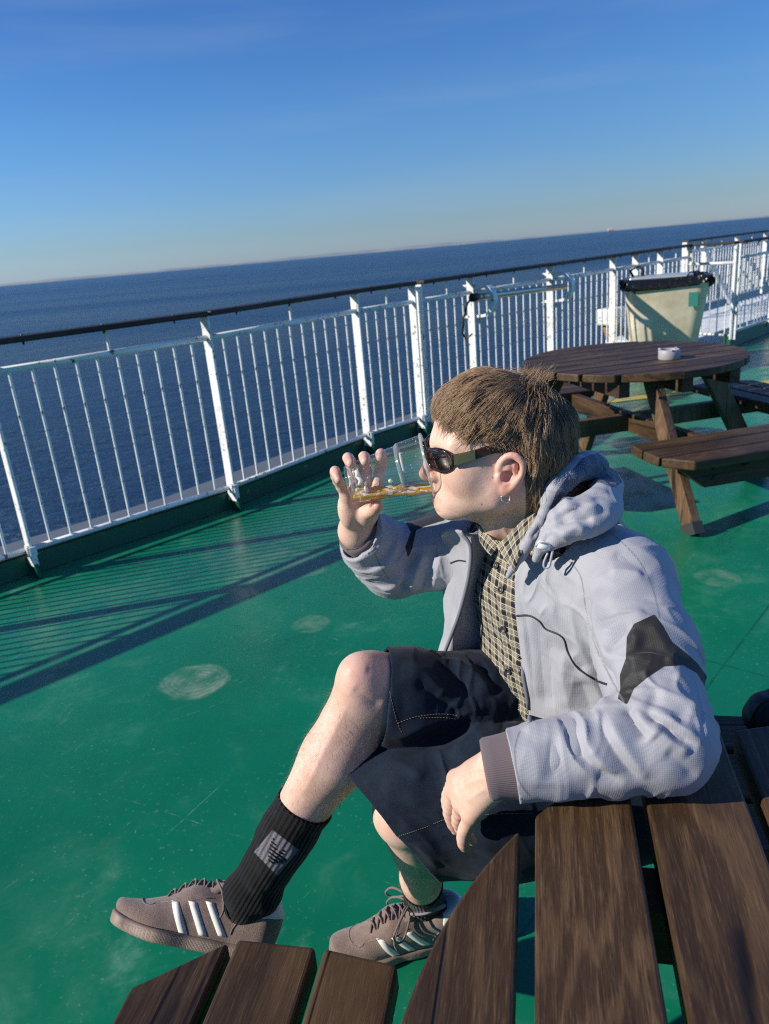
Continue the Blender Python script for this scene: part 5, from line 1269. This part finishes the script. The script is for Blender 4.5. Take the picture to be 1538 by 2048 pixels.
# ================================================================== plastic cup of beer
CA, CB = PY(698, 968, 1.126), PY(857, 927, 1.117); cax = (CB-CA); CL = np.linalg.norm(cax); cax /= CL
cm = Vector(cax).to_track_quat('Z', 'Y').to_matrix().to_4x4(); cm.translation = Vector(CA)
CUP = mat_thin('clear_plastic', (.955, .97, .97), 1.5, .06, .05)
cupo = empty('plastic_cup', CA); tag(cupo, 'clear plastic cup held tilted to the man\'s mouth', 'cup')
cl = cm.copy(); cl.translation = Vector((0, 0, 0))
prof = [(0, .003), (.024, .003), (.0265, .0), (.0290, .0005), (.0296, .004), (.0300, .0085), (.0312, .0105), (.0318, .014), (.0400, .083), (.0408, .0845), (.0426, .0862), (.0430, .089), (.0462, CL-.004)]
b = MB(); b.lathe([(r, z) for r, z in prof], 56, cl); b.build('wall', CUP.m, cupo, True)
b = MB(); b.lathe([(.0462, CL-.004), (.0486, CL-.0035), (.0490, CL-.001), (.0482, CL+.0005), (.0466, CL-.001), (.0462, CL-.004)], 56, cl)
RIMM = mat_thin('plastic_rim', (.9, .92, .92), 1.2, .15, .42); b.build('rim', RIMM.m, cupo, True)
RIDG = mat_thin('plastic_ridge', (.92, .94, .94), 1.0, .12, .26).m
b = MB(); b.lathe([(.0302, .0065), (.0310, .0085), (.0316, .0110), (.0312, .0125)], 56, cl); b.build('ridge', RIDG, cupo, True); b = MB(); b.lathe([(.0404, .0830), (.0420, .0845), (.0432, .0868), (.0430, .0885)], 56, cl)
b.build('ridge', RIDG, cupo, True)
LEV = CB[2]-.0475*math.sqrt(max(0, 1-cax[2]**2))+.0078
inner = [(.0265, .0035), (.0290, .0085), (.0310, .014), (.0392, .083), (.0418, .088), (.0452, CL-.004)]
caf, cxf = CA.astype(F32), cax.astype(F32)
def Fcup(p):
    q = p-caf; z = q@cxf; r = np.sqrt(np.maximum((q*q).sum(1)-z*z, 0)); ri = np.interp(z, [a[1] for a in inner], [a[0]-.0008 for a in inner]).astype(F32)
    return np.maximum.reduce([(r-ri)*.98, .0042-z, z-(CL-.004)])
bl, bh = CA-.06, CB+.06
V_, Q_ = mesh_sdf(lambda p: np.maximum(Fcup(p), p[:, 2]-LEV), bl, bh, .0013)
BEER = NM('amber_beer'); tr = BEER.n('BsdfTransparent'); tr.inputs[0].default_value = (.95, .56, .08, 1); df = BEER.n('BsdfTranslucent'); df.inputs[0].default_value = (1.0, .70, .10, 1); d2 = BEER.n('BsdfDiffuse'); d2.inputs[0].default_value = (1.0, .62, .07, 1)
m1 = BEER.n('MixShader'); m1.inputs[0].default_value = .45; m2 = BEER.n('MixShader'); m2.inputs[0].default_value = .95; m3 = BEER.n('MixShader'); m3.inputs[0].default_value = .06; gl = BEER.n('BsdfGlossy'); gl.inputs['Roughness'].default_value = .05
BEER.L(df.outputs[0], m1.inputs[1]); BEER.L(d2.outputs[0], m1.inputs[2]); BEER.L(tr.outputs[0], m2.inputs[1]); BEER.L(m1.outputs[0], m2.inputs[2]); BEER.L(m2.outputs[0], m3.inputs[1]); BEER.L(gl.outputs[0], m3.inputs[2]); BEER.L(m3.outputs[0], BEER.out.inputs[0])
beer = to_obj('beer', V_, Q_, BEER.m); tag(beer, 'amber beer left in the bottom of the tilted cup', 'beer')
FOAM = NM('beer_foam'); FOAM.set(color=FOAM.mix(FOAM.mr(FOAM.voro(FOAM.coord('Object'), 420), .1, .5), (.78, .72, .56), (.92, .89, .80)), rough=.6, alpha=.60)
def Ffoam(p):
    h_ = .0016*vnoise(p, 150, 21)-.0005
    return np.maximum(Fcup(p)+.0002, np.abs(p[:, 2]-LEV-.0008)-np.maximum(h_, -.0020).astype(F32)-.0005)
V_, Q_ = mesh_sdf(Ffoam, bl, bh, .0011); to_obj('foam', V_, Q_, FOAM.m, beer)
rs = np.random.RandomState(5); nb = 0
blobs = []
for k in range(90):
    z = rs.uniform(.008, CL-.012); a = rs.uniform(0, 2*math.pi); ri = np.interp(z, [q[1] for q in inner], [q[0] for q in inner])-.0006
    q = np.array(cl.to_3x3() @ Vector((math.cos(a)*ri, math.sin(a)*ri, z)))+CA
    if q[2] < LEV+.002: continue
    s = rs.uniform(.0004, .0009); blobs.append(cone(q, q+rs.randn(3)*s*1.4, s, s*.7, .001))
def arcblob(z, a0, a1, dz, r): 
    out = []
    for t in np.linspace(0, 1, 9):
        a = a0+(a1-a0)*t; zz = z+dz*math.sin(math.pi*t); ri = np.interp(zz, [q[1] for q in inner], [q[0] for q in inner])-.0007; out.append(np.array(cl.to_3x3() @ Vector((math.cos(a)*ri, math.sin(a)*ri, zz)))+CA)
    return chain(out, [r*(.4+.6*math.sin(math.pi*t)+.2*rs.rand()) for t in np.linspace(0, 1, 9)], .001)
def cupang(px, py):                                                    # near-wall angle seen at a pixel
    r = ray(px, py); best = None
    for d in np.linspace(1.0, 1.25, 900):
        p = CC+r*d
        if Fcup(p[None].astype(F32))[0] < 0:
            q = np.array(cl.to_3x3().transposed() @ Vector(p-CA)); return math.atan2(q[1], q[0]), q[2]
    return None
for (x0, y0), (x1, y1), dz, r in (((703, 958), (726, 968), .006, .0011), ((703, 945), (722, 950), .002, .0008), ((700, 932), (716, 927), 0, .0007), ((774, 964), (786, 960), .001, .0006), ((729, 985), (736, 972), 0, .0008), ((795, 905), (812, 945), 0, .0006), ((712, 973), (716, 977), 0, .0012)):
    a, c = cupang(x0, y0), cupang(x1, y1)
    if a and c: blobs += arcblob((a[1]+c[1])/2, a[0], c[0], dz, r)
V_, Q_ = mesh_sdf(field(blobs, .02), bl, bh, .0009, S=16); to_obj('foam_specks', V_, Q_, FOAM.m, beer)['kind'] = 'stuff'
# ================================================================== socks
def mat_sock():
    m = NM('black_ribbed_sock'); co = m.coord('Object'); n = m.noise(co, 900, 3); r = m.math('SINE', m.attr('rib')); g = m.mr(m.attr('logo'), -.6, .6, 1, 0)
    col = m.mix(m.mr(n, .5, .75, 0, .5), (.0045, .0045, .005), (.03, .03, .033)); col = m.mix(g, col, m.mix(m.mr(n, .35, .65), (.085, .078, .092), (.20, .185, .21)))
    m.set(color=col, rough=.95, sheen=.15, spec=.15); m.bump(m.math('ADD', m.math('MULTIPLY', r, .8), n), .7, .0014); return m.m
SOCK = mat_sock()
def make_sock(K, A, t0, rad, toe, logo_poly=None, band=None):
    ax = (A-K)/np.linalg.norm(A-K); pt = K+(A-K)*t0
    pr = chain([K+(A-K)*(t0-.1), K+(A-K)*(t0+.12), K+(A-K)*.92, A+ax*.02], rad, .02)+[cone(A+ax*.01, toe, rad[-1]*.9, .024, .03)]
    F = field(pr); axf = ax.astype(F32); ptf = pt.astype(F32)
    def G(p):
        q = p-ptf; y = q@axf; r = np.sqrt(np.maximum((q*q).sum(1)-y*y, 0))
        d = np.minimum(np.maximum(BASE(p)-.0042, r-.075), F(p)); return np.maximum(d, -y)
    V, Q = mesh_sdf(G, np.minimum(pt, toe)-.09, np.maximum(pt, toe)+.09, .0022)
    V = V + normals(V, Q)*(vnoise(V, 55, 14)*.0012)[:, None]
    u = Vector(ax).orthogonal(); u = np.array(u); w = np.cross(ax, u); r = V-pt; ang = np.arctan2(r@w, r@u)
    pp = projv(V); lg = inpoly_sd(pp[:, 0], pp[:, 1], logo_poly) if logo_poly else np.full(len(V), 9.)
    N = normals(V, Q); lg = np.where((N*(CC-V)).sum(1) > 0, lg, 9)
    return to_obj('sock', V, Q, SOCK, person, dict(rib=ang*34, logo=lg/2)), bvh(V, Q)
LOGO = [(545, 1660), (598, 1700), (555, 1752), (508, 1704)]
s1, t1 = make_sock(KR, AR, .545, [.034, .034, .0335, .0335], AR+np.array([-.045, 0, -.035]), LOGO)
lu, lv, l0 = np.array([53, 40.]), np.array([-38, 47.]), np.array([545, 1661.])
b = MB()
for v, segs in ((.20, [(.16, .22)]), (.31, [(.18, .34), (.58, .66)]), (.42, [(.21, .44), (.54, .68)]), (.53, [(.25, .90)]), (.64, [(.31, .84)]), (.75, [(.38, .74)]), (.85, [(.45, .62)])):
    for a, c in segs:
        pts, _ = trace(t1, [tuple(l0+lu*a+lv*v), tuple(l0+lu*(a+c)/2+lv*v), tuple(l0+lu*c+lv*v)], 6, .0002)
        if len(pts) > 2: b.tube(pts, .00150, 5)
b.build('emblem', simple('black_knit', (.006, .006, .007), .95), s1, True)
BAND = [(822, 1824), (850, 1822), (893, 1806), (893, 1812), (852, 1830), (824, 1831)]
s2, t2 = make_sock(KL, AL, .80, [.034, .034, .034, .0345], AL+np.array([-.05, 0, -.045]), BAND)
bp_, _ = trace(t2, [(800, 1822), (824, 1828), (852, 1826), (890, 1812)], 20, .0002)
if len(bp_) > 3: edge_tube('band', bp_, .0032, simple('grey_knit', (.20, .185, .21), .95), s2, 8)
# ================================================================== shoes
def mat_suede():
    m = NM('taupe_suede'); co = m.coord('Object'); n = m.noise(co, 700, 4, .7); n2 = m.noise(co, 45, 4)
    col = m.mix(m.mr(n2, .3, .7), (.205, .143, .118), (.275, .200, .168)); col = m.mix(m.mr(n, .52, .72, 0, .65), col, (.50, .40, .34)); col = m.mix(m.mr(n, .48, .30, 0, .6), col, (.09, .062, .055))
    m.set(color=col, rough=.95, sheen=.35, spec=.15); m.bump(n, .75, .0022); return m.m
def mat_sole():
    m = NM('grey_gum_sole'); co = m.coord('Object'); v = m.voro(co, 420, rand=.2)
    x = m.n('SeparateXYZ'); m.L(co, x.inputs[0])
    band = m.mr(x.outputs[2], .0165, .0175); col = m.mix(band, (.27, .205, .155), (.21, .155, .118))
    m.set(color=col, rough=.55, spec=.4); m.bump(m.math('MULTIPLY', m.mr(v, .2, .5), m.math('SUBTRACT', 1.0, band)), .5, .0016); return m.m
SUEDE, SOLE, CREAM = mat_suede(), mat_sole(), NM('cream_leather'); CREAM.set(color=CREAM.mix(CREAM.noise(CREAM.coord('Object'), 60, 4), (.70, .68, .58), (.80, .79, .72)), rough=.45); CREAM = CREAM.m
LACE = NM('taupe_lace'); LACE.set(color=(.17, .122, .11), rough=.9, sheen=.2); LACE = LACE.m; LINB = simple('dark_shoe_lining', (.02, .018, .018), .9); TAN = simple('tan_shoe_label', (.5, .33, .16), .7)
def foot2(p, g):
    d = None
    pts = [((.038, 0), .0350), ((.12, -.001), .0345), ((.203, .003), .0440), ((.262, -.001), .0345)]
    for (a, ra), (c, rc) in zip(pts[:-1], pts[1:]):
        a, c = np.array(a, F32), np.array(c, F32); ab = c-a; q = p[:, :2]-a; t = np.clip(q@ab/(ab@ab), 0, 1); e = np.sqrt(((q-t[:, None]*ab)**2).sum(1))-(ra+(rc-ra)*t)
        d = e if d is None else smin(d, e, .02)
    return d-g
spring = lambda x: .016*np.clip((x-.20)/.10, 0, 1)**2
def Fsole(p):
    z = p[:, 2]-spring(p[:, 0]); top = .0215+.006*np.clip((.09-p[:, 0])/.09, 0, 1); d = smax(foot2(p, 0), np.maximum(-z, z-top), .006); return d
UP_ = field([ell([.242, 0, .030], [.056, .0365, .0195], None, .02), cone([.232, 0, .028], [.155, 0, .062], .022, .033, .03), cone([.155, .0, .058], [.058, 0, .066], .034, .0395, .03), ell([.042, 0, .058], [.040, .0400, .050], None, .03), cone([.20, 0, .022], [.05, 0, .026], .034, .028, .03),
             ell([.064, 0, .120], [.054, .0345, .036], None, .008, 's')])
def Fup(p):
    q = p.copy(); q[:, 2] -= spring(p[:, 0]); return smax(smax(UP_(q), foot2(p, -.002) - .010*np.clip((q[:, 2]-.03)/.05, 0, 1)*np.clip((.16-q[:, 0])/.06, 0, 1), .008), .012-q[:, 2], .004)
lo_, hi_ = (-.02, -.07, -.01), (.32, .07, .16)
UV_, UQ = mesh_sdf(Fup, lo_, hi_, .0022); SVx, SQx = mesh_sdf(Fsole, lo_, hi_, .0024); utree = bvh(UV_, UQ)
def on_up(x, z, sg, lift=.0006):
    h = utree.ray_cast(Vector((x, sg*.1, z)), Vector((0, -sg, 0))); return None if h[0] is None else h[0]+Vector((0, sg*lift, 0))
def on_top(x, y, lift=.0): 
    h = utree.ray_cast(Vector((x, y, .2)), Vector((0, 0, -1))); return Vector((x, y, .1)) if h[0] is None else h[0]+Vector((0, 0, lift))
def make_shoe(bow):
    r = empty('shoe'); r.parent = person
    to_obj('upper', UV_, UQ, SUEDE, r); to_obj('sole', SVx, SQx, SOLE, r)
    V, Q = mesh_sdf(lambda p: np.maximum.reduce([Fup(p)-.0022, -(Fup(p)+.002), p[:, 0]-.060+.25*np.abs(p[:, 2]-.085), .072-p[:, 2]-.10*p[:, 0]]), lo_, hi_, .0018); to_obj('heel_tab', V, Q, CREAM, r)
    for sg in (1, -1):
        for xt, xb in ((.190, .160), (.160, .128), (.131, .096)):
            vs = []; ok = True; n = 12
            for i in range(n):
                t = i/(n-1)
                for j in (-.5, .5):
                    h = on_up(xt+(xb-xt)*t+j*.0150, (.066 if xt > .17 else .071 if xt > .14 else .076)-(.047)*t + spring(xt), sg); ok = ok and h is not None; vs.append(h)
            if not ok: continue
            f = [(2*i, 2*i+1, 2*i+3, 2*i+2) for i in range(n-1)]; o = link_mesh('stripe', vs, f, CREAM, r, True); s = o.modifiers.new('t', 'SOLIDIFY'); s.thickness = .0007; s.offset = 0
        b = MB(); q = [on_up(x, z, sg, .0006) for x, z in ((.052, .083), (.062, .070), (.075, .058), (.082, .044), (.084, .034))]
        if all(q): b.tube(q, .0011, 6)
        q = [on_up(x, z, sg, .0004) for x, z in ((.215, .060), (.19, .066), (.16, .074), (.13, .082))]
        if all(q): b.tube(q, .0009, 6)
        if b.v: b.build('seam', SUEDE, r, True)
    b = MB(); b.tube([on_top(.262+.020*math.cos(a)-.03, .028*math.sin(a), .0002) for a in np.linspace(-2.0, 2.0, 17)], .0009, 6); b.build('seam', SUEDE, r, True)
    V, Q = mesh_sdf(field([ell([.118, 0, .098], [.052, .024, .0065], [[.80, 0, -.60], [0, 1, 0], [.60, 0, .80]], .01), ell([.150, 0, .080], [.04, .02, .012], [[.86, 0, -.5], [0, 1, 0], [.5, 0, .86]], .02)]), lo_, (.32, .07, .17), .0022); to_obj('tongue', V, Q, SUEDE, r)
    b = MB()
    for k in range(6):
        x = .208-.0155*k; w = .015+.001*k
        b.tube([on_top(x, -w, .001), on_top(x-.003, -w*.5, .0055), on_top(x-.006, 0, .0065), on_top(x-.009, w*.5, .0055), on_top(x-.012, w, .001)], .0021, 6)
        b.tube([on_top(x, w, .001), on_top(x-.003, w*.5, .004), on_top(x-.006, 0, .005), on_top(x-.009, -w*.5, .004), on_top(x-.012, -w, .001)], .0021, 6)
    c = np.array([.118, 0, .107])
    if bow:
        for sg in (1, -1):
            L = [c, c+[.01, sg*.02, .014], c+[.032, sg*.046, .008], c+[.046, sg*.058, -.016], c+[.030, sg*.056, -.030], c+[.010, sg*.032, -.008], c]
            b.tube(resample(L, 22), .0023, 6)
            b.tube(resample([c, c+[.016, sg*.014, .008], c+[.034, sg*.040, -.012], c+[.046, sg*.052, -.036], c+[.040, sg*.056, -.052]], 14), .0021, 6)
    else:
        b.tube(resample([c, c+[.012, .022, .004], c+[-.004, .040, -.012], c+[-.014, .044, -.036], c+[-.012, .046, -.05]], 16), .0021, 6)
        b.tube(resample([c, c+[-.02, .014, .016], c+[-.034, .004, .012], c+[-.03, -.012, .0]], 12), .0021, 6)
    b.lathe([(0, .006), (.005, .005), (.007, 0), (.005, -.005), (0, -.006)], 10, Matrix.Translation(c)); b.build('laces', LACE, r, True)
    return r
def place_shoe(r, toe, heel, up):
    toe, heel, up = Vector(toe), Vector(heel), Vector(up); x = (toe-heel); sc = x.length/.297; x.normalize(); z = (up - x*up.dot(x)).normalized(); y = z.cross(x)
    m = Matrix((x, y, z)).transposed().to_4x4()*1.0; m = m @ Matrix.Scale(sc, 4); m.translation = heel; r.matrix_basis = m
sh1 = make_shoe(False); _r = ray(380, 1850); _r = _r/np.linalg.norm(_r); _u = .24*RT+.97*UP; _u = _u-_r*(_u@_r)-_r*.06
place_shoe(sh1, P(213, 1860, 1.28), P(548, 1932, 1.275), tuple(_u))
sh2 = make_shoe(True); place_shoe(sh2, (-.196, 1.172, .002), (.098, 1.205, .002), (0, 0, 1))
# ================================================================== bag on the seat behind
q = P(1572, 1420, 1.42); bagp = [ell(q, [.075, .05, .035], None), ell(q+[.04, 0, .02], [.06, .05, .03], None, .02), ell(q+[-.04, -.01, -.01], [.04, .04, .03], None, .02)]
V_, Q_ = mesh_sdf(field(bagp), q-.2, q+.2, .004); V_ = V_+normals(V_, Q_)*(vnoise(V_, 40, 2)*.006)[:, None]
bag = to_obj('bag', V_, Q_, simple('black_nylon', (.010, .010, .013), .55)); tag(bag, 'small black bag with a strap on the seat behind the man', 'bag')
edge_tube('strap', resample([q+[-.06, -.03, -.01], q+[-.078, -.03, .015], q+[-.06, -.03, .045], q+[-.02, -.03, .05], q+[.0, -.03, .03]], 16), .004, BLACKP, bag)

# ================================================================== fine hair on the shins
def leg_hair():
    rs = np.random.RandomState(23); n0 = normals(BV, BQ); ax = (AR-KR)/np.linalg.norm(AR-KR); y = (BV-KR)@ax; r = np.linalg.norm(BV-KR-y[:, None]*ax, axis=1)
    ax2 = (AL-KL)/np.linalg.norm(AL-KL); y2 = (BV-KL)@ax2; r2 = np.linalg.norm(BV-KL-y2[:, None]*ax2, axis=1)
    m = ((r < .07) & (y > .03) & (y < .27)) | ((r2 < .065) & (y2 > .10) & (y2 < .36)); idx = rs.choice(np.where(m)[0], 2000)
    p = BV[idx]+rs.randn(len(idx), 3)*.0006; nn = n0[idx]; dn = np.where(((r < .07) & (y > .0))[idx][:, None], ax, ax2)
    d = nn*.55+dn*.8+rs.randn(len(idx), 3)*.28; d /= np.linalg.norm(d, axis=1)[:, None]; ln = rs.uniform(.006, .014, len(idx))[:, None]
    P0, P1, P2 = p, p+d*ln*.55+nn*.0004, p+(d*.9+dn*.35)*ln; a = np.cross(d, np.array([.3, .7, .2])); a /= np.linalg.norm(a, axis=1)[:, None]; b = np.cross(d, a); vs = []
    for q, w in ((P0, .00010), (P1, .00007), (P2, .00002)):
        for t in (0, 2.094, 4.189): vs.append(q+w*(a*math.cos(t)+b*math.sin(t)))
    k = len(idx); V = np.stack(vs, 1).reshape(-1, 3); o = (np.arange(k)*9)[:, None]; Q = np.concatenate([np.stack([o[:, 0]+i*3+j, o[:, 0]+i*3+(j+1) % 3, o[:, 0]+i*3+3+(j+1) % 3, o[:, 0]+i*3+3+j], -1) for i in (0, 1) for j in range(3)])
    return to_obj('leg_hair', V, Q, simple('leg_hair_brown', (.24, .15, .085), .5), person)
leg_hair()['kind'] = 'stuff'
